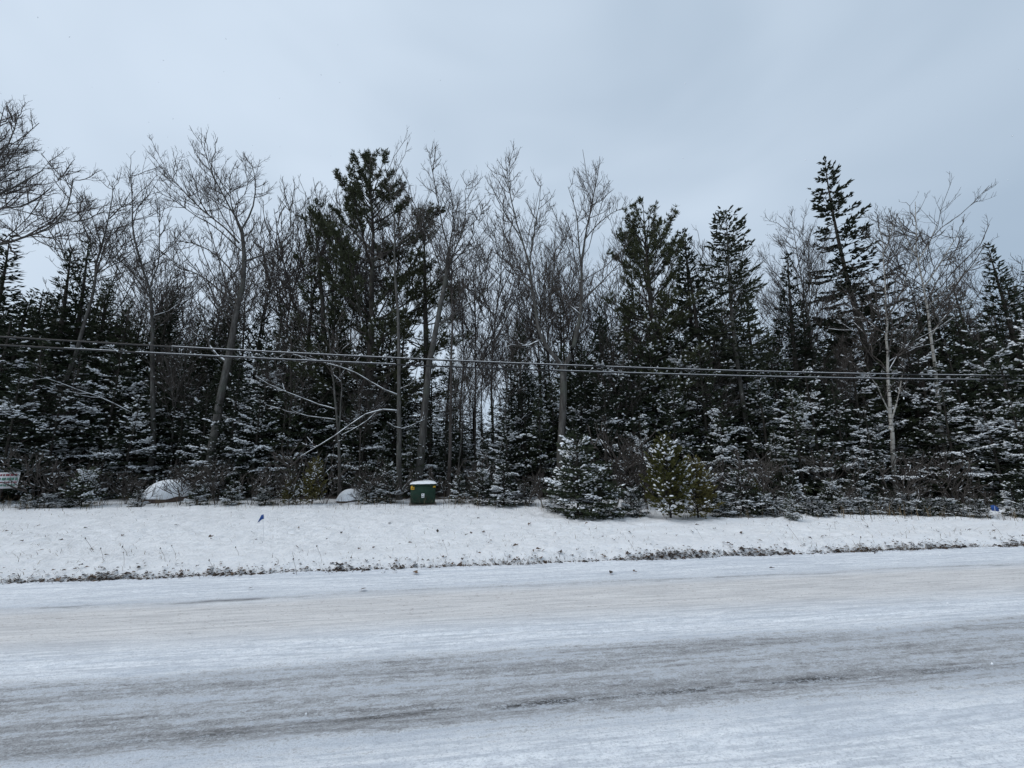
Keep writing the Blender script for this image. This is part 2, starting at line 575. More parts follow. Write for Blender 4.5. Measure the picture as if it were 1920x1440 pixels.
us = np.concatenate([np.array([-500, -200, -80, -40, -20, -12]), np.arange(-8, 12, 0.06), np.array([14, 20, 40, 80, 200, 500])])
vs = np.concatenate([np.array([-1.6, 0, 1.0]), np.arange(1.5, 2.4, 0.04), np.arange(2.4, 4.0, 0.022), np.arange(4.0, 6.0, .04), [6.03]])
Ug, Vg = np.meshgrid(us, vs)
Zr = -0.004 + 0.016 * (fbm(Ug * 0.5, Vg * 7, 61) - 0.45) + 0.006 * (vnoise(Ug * 3, Vg * 22, 63) - 0.5)
Zr = Zr - 0.012 * np.exp(-((Vg - 3.1) / 0.4) ** 2) + 0.01 * np.clip((Vg - 5.3) / 0.6, 0, 1) * vnoise(Ug * 3, Vg * 6, 71)
for vr, am, wd_ in ((2.66, .016, .05), (3.60, .018, .05), (3.78, .012, .035), (3.05, .008, .04), (2.42, .008, .06), (5.18, .010, .05)):
    vc = vr + .05 * (fbm(Ug * .6, Vg * 0 + vr, 83) - .45)
    Zr = Zr + am * np.exp(-((Vg - vc) / wd_) ** 2) * np.clip(fbm(Ug * 1.5, Vg * 0 + vr, 85) * 2.4 - .6, 0, 1.4) * (.5 + vnoise(Ug * 14, Vg * 24, 87))
Zr = Zr + .007 * (vnoise(Ug * 11, Vg * 26, 89) - .5) * np.exp(-((Vg - 3.1) / .7) ** 2)
Zr = Zr - 0.04 * (np.abs(Ug) > 100)
g = Buf()
nu, nv = len(us), len(vs)
ii = (np.arange(nv - 1)[:, None] * nu + np.arange(nu - 1)[None, :]).ravel()
g.add(np.stack([Ug, Vg, Zr], -1).reshape(-1, 3), np.concatenate([np.stack([ii, ii + 1, ii + nu + 1], 1), np.stack([ii, ii + nu + 1, ii + nu], 1)]))
road = g.build('road', M['road'])
road.rotation_euler = (0, 0, ROAD_A)
tag(road, kind='structure')


# ------------------------------------------------------------------ conifers
def sprigs(buf, p, d, l, w, roll, cross=0.0, r=None):
    """needle-covered twig ends: folded rhombi"""
    side = nrm(np.cross(d, UP) + 1e-6)
    up = np.cross(side, d)
    s = side * np.cos(roll)[:, None] + up * np.sin(roll)[:, None]
    N = len(p)
    mid = p + d * (l * 0.42)[:, None]
    v = np.stack([p, mid + s * w[:, None], p + d * l[:, None], mid - s * w[:, None]], 1).reshape(-1, 3)
    k = np.arange(N)[:, None] * 4
    f = np.concatenate([k + np.array([0, 1, 2]), k + np.array([0, 2, 3])])
    buf.add(v, f)
    if cross > 0:
        mk = r.random(N) < cross
        sprigs(buf, p[mk], d[mk], l[mk] * 0.95, w[mk], roll[mk] + 1.5)


def snowlumps(buf, p, d, l, w, h):
    dh = d.copy()
    dh[:, 2] *= 0.6
    dh = nrm(dh)
    side = nrm(np.cross(dh, UP) + 1e-6)
    N = len(p)
    if N == 0:
        return
    a = p - dh * (l * 0.1)[:, None] + UP * 0.004
    b_ = p + dh * l[:, None] + UP * 0.004
    m1 = p + dh * (l * 0.3)[:, None]
    m2 = p + dh * (l * 0.7)[:, None]
    s1 = side * w[:, None]
    hh = UP * h[:, None]
    v = np.stack([a, b_, m1 + s1 * .8, m2 + s1, m1 - s1 * .9, m2 - s1 * .8, m1 + hh, m2 + hh * .9], 1).reshape(-1, 3)
    k = np.arange(N)[:, None] * 8
    tri = [(0, 6, 4), (0, 2, 6), (2, 3, 7), (2, 7, 6), (4, 6, 7), (4, 7, 5), (3, 1, 7), (5, 7, 1), (0, 4, 2), (2, 4, 5), (2, 5, 3), (3, 5, 1)]
    buf.add(v, np.concatenate([k + np.array(t) for t in tri]))


def conifer(seed, H, Rr, cb, spacing=0.16, per=5, p=0.85, el_bot=-12, el_top=40, curv=0.12, twig_gap=0.10, spr=0.14, sw=0.022, sgap=0.085,
            tw=0.42, snow=None, rollr=0.9, cross=0.35, path=None, ljit=0.3, dead=0.25, gaps=0.0, trunk_r=None, droop=0.15, start=0.55, inner=0.1, tipsnow=1.0):
    """returns Bufs trunk, crown, snow, with the base at the origin"""
    r = np.random.default_rng(seed)
    if path is None:
        ph = r.uniform(0, 6)
        path = lambda z: np.stack([0.012 * H * np.sin(z / H * 4 + ph) * (z / H), 0.012 * H * np.cos(z / H * 3 + ph) * (z / H), z], -1)
    tr = trunk_r or (0.011 * H + 0.02)
    T, C, S = Buf(), Buf(), Buf()
    zz = np.linspace(-0.15, H, 16)
    T.tubes(path(zz)[None], (tr * (1 - np.clip(zz / H, 0, 1)) ** 0.85 + 0.008)[None], 7)
    # whorls
    z, bz, baz = cb, [], []
    while z < H - 0.1:
        t = (z - cb) / (H - cb)
        k = max(3, int(round(per * (1 - 0.35 * t) + r.uniform(-1, 1))))
        a0 = r.uniform(0, 6.28)
        for i in range(k):
            if r.random() < gaps:
                continue
            bz.append(z + r.uniform(-.4, .4) * spacing)
            baz.append(a0 + i * 6.283 / k + r.uniform(-.35, .35))
        z += spacing * r.uniform(0.7, 1.3) * (1.1 - 0.35 * t)
    bz, baz = np.array(bz), np.array(baz)
    B = len(bz)
    t = np.clip((bz - cb) / (H - cb), 0, 1)
    L = Rr * ((1 - t) ** p) * np.clip(start + t * 4, 0, 1) * r.uniform(1 - ljit, 1 + ljit * 0.4, B) + 0.06
    el = np.radians(el_bot + (el_top - el_bot) * t ** 1.3 + r.uniform(-9, 9, B))
    h = np.stack([np.cos(baz), np.sin(baz), 0 * baz], -1)
    sd_ = np.stack([-np.sin(baz), np.cos(baz), 0 * baz], -1)
    o = path(bz)
    cv = curv * r.uniform(0.3, 1.5, B)

    def axis(i, s):
        return o[i] + h[i] * (L[i] * s * np.cos(el[i]))[:, None] + UP * (L[i] * s * np.sin(el[i]) + cv[i] * L[i] * s * s)[:, None]
    ar = np.arange(B)
    pts = np.stack([axis(ar, np.full(B, q)) for q in (0, .35, .7, 1.0)], 1)
    br = (0.006 + 0.010 * L)[:, None] * np.array([1, .7, .45, .15])
    T.tubes(pts, br, 3)
    # dead sticks below the crown and through it
    nd = int(dead * (H * 14))
    if nd:
        dz = r.uniform(0.15, max(cb + 1.5, 0.6 * H), nd)
        da = r.uniform(0, 6.28, nd)
        dl = r.uniform(0.25, 0.9, nd) * min(1.0, Rr)
        hd = np.stack([np.cos(da), np.sin(da), r.uniform(-.5, .15, nd)], -1)
        od = path(dz)
        pts = np.stack([od, od + hd * (dl * .5)[:, None] + UP * 0.02, od + hd * dl[:, None] - UP * (0.06 * dl)[:, None]], 1)
        T.tubes(pts, np.array([[.010, .007, .003]]) * np.ones((nd, 1)), 3)
    # twigs
    nT = np.maximum(2, np.ceil(L / twig_gap * 2)).astype(int)
    i = np.repeat(ar, nT)
    s = inner + (1 - inner) * r.random(len(i)) ** 0.75
    sg = np.where(r.random(len(i)) < .5, -1, 1)
    phi = np.radians(62 - 40 * s + r.uniform(-12, 12, len(i)))
    tl = L[i] * tw * (1 - s) ** 0.6 * r.uniform(.5, 1.2, len(i)) + 0.06 + 0.3 * spr
    slope = np.sin(el[i]) + 2 * cv[i] * s
    td = nrm(h[i] * np.cos(phi)[:, None] + sd_[i] * (sg * np.sin(phi))[:, None] + UP * (slope * np.cos(phi) + r.uniform(-.22, .12, len(i)))[:, None])
    ts = axis(i, s)
    # sprigs
    nS = np.maximum(1, np.ceil(tl / sgap)).astype(int)
    j = np.repeat(np.arange(len(i)), nS)
    q = r.random(len(j)) ** 0.9
    pos = ts[j] + td[j] * (tl[j] * q)[:, None] - UP * (droop * tl[j] * q * q)[:, None]
    a = np.radians(r.uniform(-50, 50, len(j)))
    dd = td[j]
    sdir = nrm(np.stack([dd[:, 0] * np.cos(a) - dd[:, 1] * np.sin(a), dd[:, 0] * np.sin(a) + dd[:, 1] * np.cos(a), dd[:, 2] + r.uniform(-.3, .25, len(j))], -1))
    ls = spr * r.uniform(.65, 1.3, len(j))
    ws = sw * r.uniform(.7, 1.3, len(j))
    sprigs(C, pos, sdir, ls, ws, r.uniform(-rollr, rollr, len(j)), cross, r)
    if snow is not None:
        bi = i[j]
        lvl = snow(bz, H)[bi] * np.where(r.random(B) < .20, r.uniform(1.3, 3.4, B), r.uniform(0, .22, B))[bi]
        ph = r.uniform(0, 6, 3)
        cl = 0.5 + 0.5 * np.sin(pos[:, 0] * 5.1 + ph[0] + 1.3 * np.sin(pos[:, 2] * 4)) * np.sin(pos[:, 1] * 4.7 + ph[1] + pos[:, 2] * 3.1)
        out = np.clip(0.35 + s[i * 0 + np.arange(len(i))][j] * 0.9, 0, 1.2)
        mk = r.random(len(j)) < np.minimum(lvl * (.3 + .7 * cl) * out * tipsnow, .85)
        k = mk.sum()
        snowlumps(S, pos[mk] + UP * 0.006, sdir[mk], ls[mk] * r.uniform(.7, 1.4, k), ws[mk] * r.uniform(1.0, 2.4, k), r.uniform(.02, .06, k) * (spr / .14))
    return T, C, S


def make_conifer(name, label, cat, mats, **kw):
    T, C, S = conifer(**kw)
    t = thing(name, label, cat)
    T.build('trunk', mats[0], t)
    C.build('crown', mats[1], t, smooth=False)
    if S.n:
        tag(S.build('snow', M['snow'], t), kind='stuff')
    return t


FIRM = (M['bark_fir'], M['fir'])
hs = lambda a, hi: (lambda z, H: a * np.clip((hi - z / H) / 0.35, 0, 1))
PROTO = {}
FAR = (0, -60, 0)


def proto(key, *a, **k):
    PROTO[key] = make_conifer(*a, **k)
    PROTO[key]['h'] = k['H']


# front-row firs, fine twigs, snow on their boughs
proto('fA', 'balsam_fir', 'x', 'tree', FIRM, seed=1, H=6.0, Rr=1.9, cb=0.35, spacing=0.25, snow=hs(0.36, 1.05), per=5, el_bot=-15, tw=.36, rollr=.7, ljit=.45)
proto('fB', 'balsam_fir', 'x', 'tree', FIRM, seed=2, H=6.0, Rr=1.6, cb=0.5, spacing=0.22, snow=hs(0.22, 1.1), per=5, gaps=0.1, el_bot=-14)
proto('fC', 'balsam_fir', 'x', 'tree', FIRM, seed=3, H=6.0, Rr=2.3, cb=0.25, spacing=0.33, snow=hs(0.68, 1.05), per=5, el_bot=-10, ljit=.5, tw=.36, rollr=.55, curv=.06, cross=.25, sw=.026)
# tall firs of the back rows, coarser
proto('tA', 'balsam_fir', 'x', 'tree', FIRM, seed=4, H=11.0, Rr=2.3, cb=0.8, spacing=0.27, per=6, spr=0.19, sw=0.030, sgap=0.12, twig_gap=.13, snow=hs(0.28, 0.75), p=1.2, el_top=58)
proto('tB', 'balsam_fir', 'x', 'tree', FIRM, seed=5, H=11.0, Rr=2.5, cb=1.0, spacing=0.31, per=6, spr=0.19, sw=0.030, sgap=0.12, twig_gap=.13, snow=hs(0.26, 0.72), p=1.25, gaps=.10, el_top=55)
proto('tC', 'balsam_fir', 'x', 'tree', FIRM, seed=6, H=11.0, Rr=1.75, cb=1.2, spacing=0.26, per=5, spr=0.18, sw=0.028, sgap=0.12, twig_gap=.13, snow=hs(0.18, 0.72), p=1.35, gaps=.05, el_top=62)
# saplings
proto('sA', 'fir_sapling', 'x', 'tree', FIRM, seed=7, H=1.6, Rr=0.62, cb=0.06, spacing=0.10, per=5, spr=0.085, sw=0.014, sgap=0.055, twig_gap=.06, snow=hs(1.0, 1.2), el_bot=-6, dead=0, trunk_r=.02, ljit=.5)
proto('sB', 'fir_sapling', 'x', 'tree', FIRM, seed=8, H=1.6, Rr=0.80, cb=0.05, spacing=0.11, per=6, spr=0.09, sw=0.017, sgap=0.055, twig_gap=.06, snow=lambda z, H: 1.4 * np.clip((z / H - .12) / .3, 0.1, 1), el_bot=0, p=.6, dead=0, trunk_r=.02, ljit=.5)
proto('cA', 'cedar_shrub', 'x', 'shrub', (M['bark_fir'], M['cedar']), seed=9, H=1.6, Rr=0.66, cb=0.04, spacing=0.08, per=6, spr=0.085, sw=0.018, sgap=0.06, twig_gap=.065,
      snow=hs(0.22, 1.3), el_bot=12, el_top=65, p=.75, rollr=1.5, dead=0, trunk_r=.02, curv=.35, ljit=.55, gaps=.05)
# the same tall firs' dense relatives for the thick of the wood
LAND = [(30, 'the white notice'), (163, 'the twin fir spires'), (310, 'the large snow-covered boulder'), (440, 'the broad fan-crowned poplar'), (570, 'the low yellowish cedar'),
        (640, 'the twin-stemmed maple'), (700, 'the largest pine'), (790, 'the green utility box'), (900, 'the gap in the wood'), (978, 'the lone pointed fir'), (1057, 'the forked poplar'),
        (1120, 'the big bushy snow-laden fir'), (1225, 'the bushy white pine'), (1290, 'the slim spruce'), (1390, 'the open-crowned spruce'), (1466, 'the narrow fir spire'), (1530, 'the thin poplar'),
        (1610, 'the leaning spruce'), (1667, 'the forked white birch'), (1750, 'the spreading birch'), (1870, 'the half-hidden blue flag')]


def near(px):
    return min(LAND, key=lambda q: abs(q[0] - px))[1]


def tree_at(key, px, py, Y, wid=1.0, label=None, group=None, name=None, snow=True, rz=None, rngl=rng):
    """copy of a conifer whose tip is seen at (px,py), standing at depth Y"""
    tip = P(px, py, Y)
    z0 = gz(tip[0], Y)
    s = (tip[2] - z0) / PROTO[key]['h']
    if label and label.endswith('%s'):
        label = label % near(px)
    o = dup(PROTO[key], (tip[0], Y, z0), rngl.uniform(0, 6.28) if rz is None else rz, (s * wid, s * wid, s), label, group)
    if name:
        o.name = name
    return o


GA = 'firs crowded along the forest edge'
GB = 'tall firs standing inside the forest'
LA = 'dark snow-dusted fir in the front row, by %s'
LB = 'tall dark fir deep among the bare trees, behind %s'
# --- tall named firs (tip px, tip py, depth, proto, width, label)
for px, py, Y, k, wd, lab in [
    (22, 446, 15.5, 'tA', 1.2, 'tall dark fir behind the long bare limb that hangs over the wood'),
    (148, 466, 16.0, 'tC', 1.25, 'left twin of two dark fir spires beside the leaning bare poplar'),
    (177, 453, 16.4, 'tC', 1.2, 'right twin of two dark fir spires beside the leaning bare poplar'),
    (205, 528, 18.5, 'tA', 0.95, None), (268, 562, 18.0, 'tB', 0.85, None), (331, 540, 18.5, 'tA', 0.9, None),
    (376, 572, 20.0, 'tC', 0.8, None), (503, 513, 20.5, 'tC', 1.0, None), (588, 500, 18.5, 'tB', 1.0, None),
    (556, 580, 17.0, 'tA', 1.0, None), (430, 640, 16.5, 'tB', 1.0, None),
    (978, 598, 16.0, 'tB', 1.25, 'lone pointed fir in front of the gap, left of the forked poplar'),
    (1048, 560, 22, 'tC', 1.0, None), (1125, 565, 16.5, 'tB', 1.1, None),
    (1283, 430, 18.0, 'tB', 0.95, 'slim spruce between the bushy pine and the open-crowned spruce'),
    (1466, 476, 16.5, 'tC', 1.2, 'narrow dark fir spire between two thin spruces'),
    (1702, 522, 17.5, 'tB', 0.95, 'dark fir rising between the two white birches'),
    (1790, 575, 16.0, 'tA', 1.0, None), (1838, 590, 17.0, 'tB', 1.0, None),
    (1858, 460, 14.2, 'tA', 1.05, 'dense fir with a long bare leader beyond the birches'),
    (1925, 505, 14.0, 'tA', 1.2, None), (110, 560, 16.5, 'tB', 1.0, None), (60, 545, 16, 'tA', 1.0, None),
]:
    tree_at(k, px, py, Y, wd, lab or LB, None if lab else GB)

# --- front-row firs
for px, py, Y, k, wd in [
    (18, 600, 13.0, 'fB', .9), (85, 640, 13.6, 'fA', .9), (150, 655, 14.2, 'fB', .95), (232, 640, 15.0, 'fC', .85), (205, 815, 14.0, 'fC', 1.1),
    (300, 690, 15.6, 'fA', .9), (352, 735, 15.2, 'fB', 1.0), (395, 720, 15.0, 'fA', .9), (452, 690, 14.5, 'fA', .95), (510, 625, 15.4, 'fC', .8), (545, 700, 14.8, 'fB', .9),
    (588, 660, 15.6, 'fA', .8), (668, 740, 15.4, 'fB', .9), (720, 800, 14.8, 'fB', .9), (775, 790, 14.6, 'fA', .9), (838, 800, 15.2, 'fB', .9),
    (905, 815, 14.6, 'fC', .9), (950, 770, 14.6, 'fC', .9), (1010, 745, 14.8, 'fB', .9), (1075, 780, 14.0, 'fA', .9), (1130, 690, 14.6, 'fA', .85),
    (1180, 640, 15.4, 'fB', .9), (1200, 770, 13.2, 'fC', .95), (1255, 700, 14.6, 'fB', .9), (1310, 640, 15.0, 'fA', .85), (1345, 760, 13.2, 'fC', 1.0),
    (1420, 690, 14.6, 'fB', .9), (1448, 800, 13.4, 'fB', .9), (1510, 680, 13.8, 'fC', .85), (1560, 720, 13.6, 'fB', .9), (1618, 760, 12.9, 'fC', .95),
    (1650, 680, 14.4, 'fA', .9), (1722, 660, 13.6, 'fC', .8), (1775, 640, 13.4, 'fA', .85), (1822, 600, 13.2, 'fC', .8), (1868, 640, 12.6, 'fA', .85), (1915, 590, 12.4, 'fC', .75),
    (45, 700, 12.8, 'fC', .9), (120, 735, 13.4, 'fC', 1.0), (262, 735, 14.4, 'fC', 1.0), (330, 640, 16.2, 'fA', .85), (425, 780, 14.4, 'fC', 1.1), (490, 740, 14.4, 'fC', 1.0), (640, 690, 15.8, 'fA', .9),
    (690, 715, 15.2, 'fC', .8), (745, 730, 16.0, 'fA', .9), (810, 740, 16.0, 'fC', .8), (868, 770, 16.4, 'fA', .95), (925, 760, 16.6, 'fB', .95), (985, 690, 15.6, 'fA', .85), (1035, 700, 15.8, 'fC', .8),
    (1095, 660, 16.0, 'fA', .85), (1150, 600, 16.0, 'fC', .75), (1215, 610, 16.0, 'fA', .8), (1275, 600, 16.0, 'fC', .75), (1335, 600, 16.2, 'fA', .8), (1390, 640, 15.6, 'fC', .8), (1440, 620, 15.8, 'fA', .8),
    (1480, 720, 13.4, 'fC', .9), (1540, 640, 15.2, 'fA', .8), (1590, 650, 14.8, 'fC', .8), (1690, 600, 15.0, 'fC', .75), (1760, 720, 12.8, 'fC', .9), (1840, 740, 12.2, 'fC', .95), (1890, 740, 11.9, 'fC', .9),
    (1960, 560, 12.4, 'fA', .9), (-40, 600, 13.0, 'fA', .9), (-110, 590, 13.6, 'fC', .8),
]:
    tree_at(k, px, py, Y, wd, LA, GA)

# --- fill rows behind
def canopy(px):
    return np.interp(px, [-400, 0, 200, 350, 500, 650, 800, 860, 880, 935, 990, 1080, 1150, 1300, 1450, 1600, 1750, 1920, 2300],
                     [500, 520, 545, 580, 560, 560, 600, 680, 740, 740, 640, 620, 560, 545, 560, 580, 560, 530, 500])


for row, (Y, step, wd) in enumerate([(17.2, 1.5, 1.15), (20.5, 1.7, 1.2), (25, 2.3, 1.3), (33, 3.0, 1.6)]):
    x = -1.5 * Y
    while x < 1.55 * Y:
        Yj = Y + rng.uniform(-.9, .9)
        px = 960 + FPX * (x + rng.uniform(-.5, .5)) / (Yj * cP + 1.0)
        py = canopy(px) + rng.uniform(-35, 95) + (30 if row > 1 else 0)
        tree_at(['tA', 'tB', 'tC'][int(rng.integers(3))], px, py, Yj, rng.uniform(.9, 1.15) * wd * (1.25 if py > 680 else 1), LB, GB)
        x += step * rng.uniform(.7, 1.3)

# --- saplings and shrubs in front of the wood: (px, tip py, base py -> depth)
def ground_depth(px, py):
    a = P(px, py, 1.0)
    dz = a[2] - CAMH
    return -(CAMH - 0.06) / dz


def sap(key, px, tip, base, wid, label, group=None, name=None):
    Y = ground_depth(px, base)
    return tree_at(key, px, tip, Y, wid, label, group, name)


sap('sB', 1080, 820, 968, .86, 'big bushy fir loaded with snow clumps at the edge of the verge')
sap('sB', 1125, 872, 970, 1.0, 'snow-clumped young fir pressed against the right of the big bushy fir')
sap('sA', 1040, 905, 962, 1.2, 'low snowy fir sprouting at the left foot of the big bushy fir')
sap('sB', 1186, 914, 969, 0.95, 'small white-laden fir sapling between the bushy fir and the olive cedar')
sap('cA', 1247, 822, 972, 0.85, 'tall olive green cedar shrub nearly bare of snow at the verge')
sap('cA', 1300, 862, 970, 1.0, 'lower olive cedar shrub on the right of the tall one')
sap('sA', 1385, 880, 966, 1.25, 'snowy fir sapling standing right of the olive cedars')
sap('sA', 1352, 925, 968, 1.3, 'knee-high snowy sapling at the foot of the olive cedars')
sap('sA', 1481, 925, 976, 0.75, 'tiny green fir sapling alone on the snow before the brush')
sap('sA', 1893, 905, 968, 0.95, 'snow-capped sapling beside the small blue marker flag in the brush')
sap('sA', 728, 866, 943, 0.9, 'layered snowy sapling just left of the green utility box')
sap('sA', 945, 870, 948, 1.2, 'broad snow-dusted sapling a few steps right of the green utility box')
sap('sB', 905, 880, 946, 0.8, 'round snowy young fir right of the green utility box')
sap('sA', 862, 890, 945, 1.0, 'thin snowy sapling close to the right side of the green utility box')
sap('cA', 592, 862, 945, 0.75, 'olive cedar shrub left of the small snow-covered boulder')
sap('cA', 548, 890, 946, 0.85, 'low yellowish cedar shrub furthest from the green utility box')
sap('sB', 165, 880, 950, 0.9, 'wide snowy fir sapling left of the large snow-covered boulder')
sap('sA', 262, 918, 950, 1.2, 'snow-flecked sapling touching the large snow-covered boulder')
LS = 'low snow-bent young fir in the brush line, by %s'
for px, tip, base, wd, k in [(1432, 925, 968, 1.2, 'sB'), (1455, 938, 969, 1.6, 'sB'), (1520, 930, 965, 1.6, 'sB'), (1548, 940, 966, 1.5, 'sB'), (1575, 932, 962, 1.6, 'sB'), (1608, 938, 963, 1.8, 'sB'), (1640, 930, 962, 1.7, 'sA'), (1672, 934, 963, 1.8, 'sB'), (1700, 925, 961, 1.6, 'sB'), (1720, 938, 965, 1.8, 'sB'), (1770, 934, 966, 1.9, 'sB'),
                             (1742, 935, 964, 1.7, 'sB'), (1790, 938, 966, 1.7, 'sA'), (1830, 936, 968, 1.2, 'sB'), (1915, 935, 972, 1.2, 'sA'),
                             (52, 925, 955, 1.2, 'sA'), (95, 925, 953, 1.8, 'sB'), (130, 930, 952, 1.6, 'sA'), (375, 905, 947, 1.2, 'sA'), (440, 900, 946, 1.1, 'sA'),
                             (500, 915, 946, 1.4, 'sB'), (690, 900, 944, 1.2, 'sA'), (985, 905, 946, 1.4, 'sA'), (1480, 890, 958, 1.1, 'sA'), (1600, 885, 953, 1.2, 'sA'), (1330, 895, 958, 1.2, 'sB')]:
    sap(k, px, tip, base, wd, LS, 'snow-bent young firs in the brush line')
# prototypes themselves become trees deeper in the wood
for q, (k, px, py, Y) in enumerate([('fA', 480, 760, 15.8), ('fB', 1090, 745, 15.6), ('fC', 1500, 800, 14.6), ('tA', 640, 700, 17), ('tB', 1350, 680, 17), ('tC', 1600, 690, 18)]):
    o = PROTO[k]
    tip = P(px, py, Y)
    s = tip[2] / o['h']
    o.location = (tip[0], Y, gz(tip[0], Y))
    o.scale = (s, s, s)
    tag(o, (LA if k[0] == 'f' else LB) % near(px), 'tree', GA if k[0] == 'f' else GB)
for k, px, tip, base in [('sA', 800, 915, 944), ('sB', 1555, 905, 955), ('cA', 1410, 905, 962)]:
    o = PROTO[k]
    Y = ground_depth(px, base)
    t_ = P(px, tip, Y)
    o.location = (t_[0], Y, gz(t_[0], Y))
    s = t_[2] / o['h']
    o.scale = (s, s, s)
    tag(o, {'sA': 'short sapling standing directly behind the green utility box', 'sB': LS % near(px), 'cA': 'small olive cedar shrub amid the snowy saplings'}[k], 'tree' if k != 'cA' else 'shrub',
        'snow-bent young firs in the brush line' if k == 'sB' else None)
for o in bpy.data.objects:
    if 'h' in o.keys():
        del o['h']


# --- leaning and open-crowned spruces, built along their own trunks
def traced_path(pts, Y, Yb, base_px=None):
    """3-D trunk line through pixels; Y at the top, Yb at the foot; foot carried down to the ground"""
    n = len(pts)
    A = np.array([P(x, y, Yb + (Y - Yb) * i / (n - 1)) for i, (x, y) in enumerate(pts)])   # listed from the foot up
    d = A[1] - A[0]
    if A[0][2] > 0.05:
        f = A[0] - d / d[2] * (A[0][2]) * np.array([0.6, 0.6, 1])
        A = np.vstack([[f[0], f[1], 0], A])
    return A


def spruce_traced(name, label, pts, Y, Yb, mats, **kw):
    A = traced_path(pts, Y, Yb)
    base = A[0].copy()
    base[2] = gz(base[0], base[1])
    A = A - base
    zs = A[:, 2]
    path = lambda z: np.stack([np.interp(z, zs, A[:, 0]), np.interp(z, zs, A[:, 1]), z], -1)
    T, C, S = conifer(H=float(zs[-1]), path=path, **kw)
    t = thing(name, label, 'tree', base)
    T.build('trunk', mats[0], t)
    C.build('crown', mats[1], t, smooth=False)
    if S.n:
        tag(S.build('snow', M['snow'], t), kind='stuff')
    return t


SPM = (M['bark_fir'], M['spruce'])
spruce_traced('leaning_spruce', 'tallest spruce, leaning, with ragged separate boughs above the treetops',
              [(1665, 850), (1631, 682), (1611, 603), (1591, 533), (1574, 460), (1560, 392), (1550, 331), (1546, 300)], 16.5, 16.5, SPM,
              seed=31, Rr=2.35, cb=3.6, spacing=0.36, per=6, p=0.72, el_bot=-24, el_top=26, curv=0.30, twig_gap=.13, spr=.20, sw=.036, sgap=.075, tw=.24, rollr=1.5, cross=.7,
              ljit=.6, gaps=.18, droop=.25, inner=.15, trunk_r=.17, snow=hs(.05, .6), dead=.5)
spruce_traced('open_crowned_spruce', 'spruce with a dense tuft-like top and long pale bare trunk',
              [(1415, 915), (1404, 820), (1391, 740), (1380, 661), (1369, 560), (1365, 480), (1362, 398)], 16.0, 15.0, (M['bark_poplar'], M['spruce']),
              seed=32, Rr=1.45, cb=4.6, spacing=0.31, per=6, p=0.45, el_bot=-8, el_top=35, curv=.25, twig_gap=.13, spr=.19, sw=.032, sgap=.10, tw=.30, rollr=1.5, cross=.7, ljit=.5, gaps=.15, inner=.15,
              trunk_r=.11, dead=.6)
spruce_traced('slender_spruce', 'second slim spruce with a blunt top, right beside the bushy pine',
              [(1330, 760), (1310, 640), (1300, 560), (1290, 500), (1280, 436)], 17.0, 16.5, SPM,
              seed=33, Rr=1.5, cb=3.0, spacing=0.3, per=5, p=0.7, el_bot=-10, el_top=35, curv=.2, twig_gap=.13, spr=.18, sw=.03, sgap=.11, tw=.35, rollr=1.3, cross=.6, ljit=.4, gaps=.1, inner=.2,
              snow=hs(.12, .65))


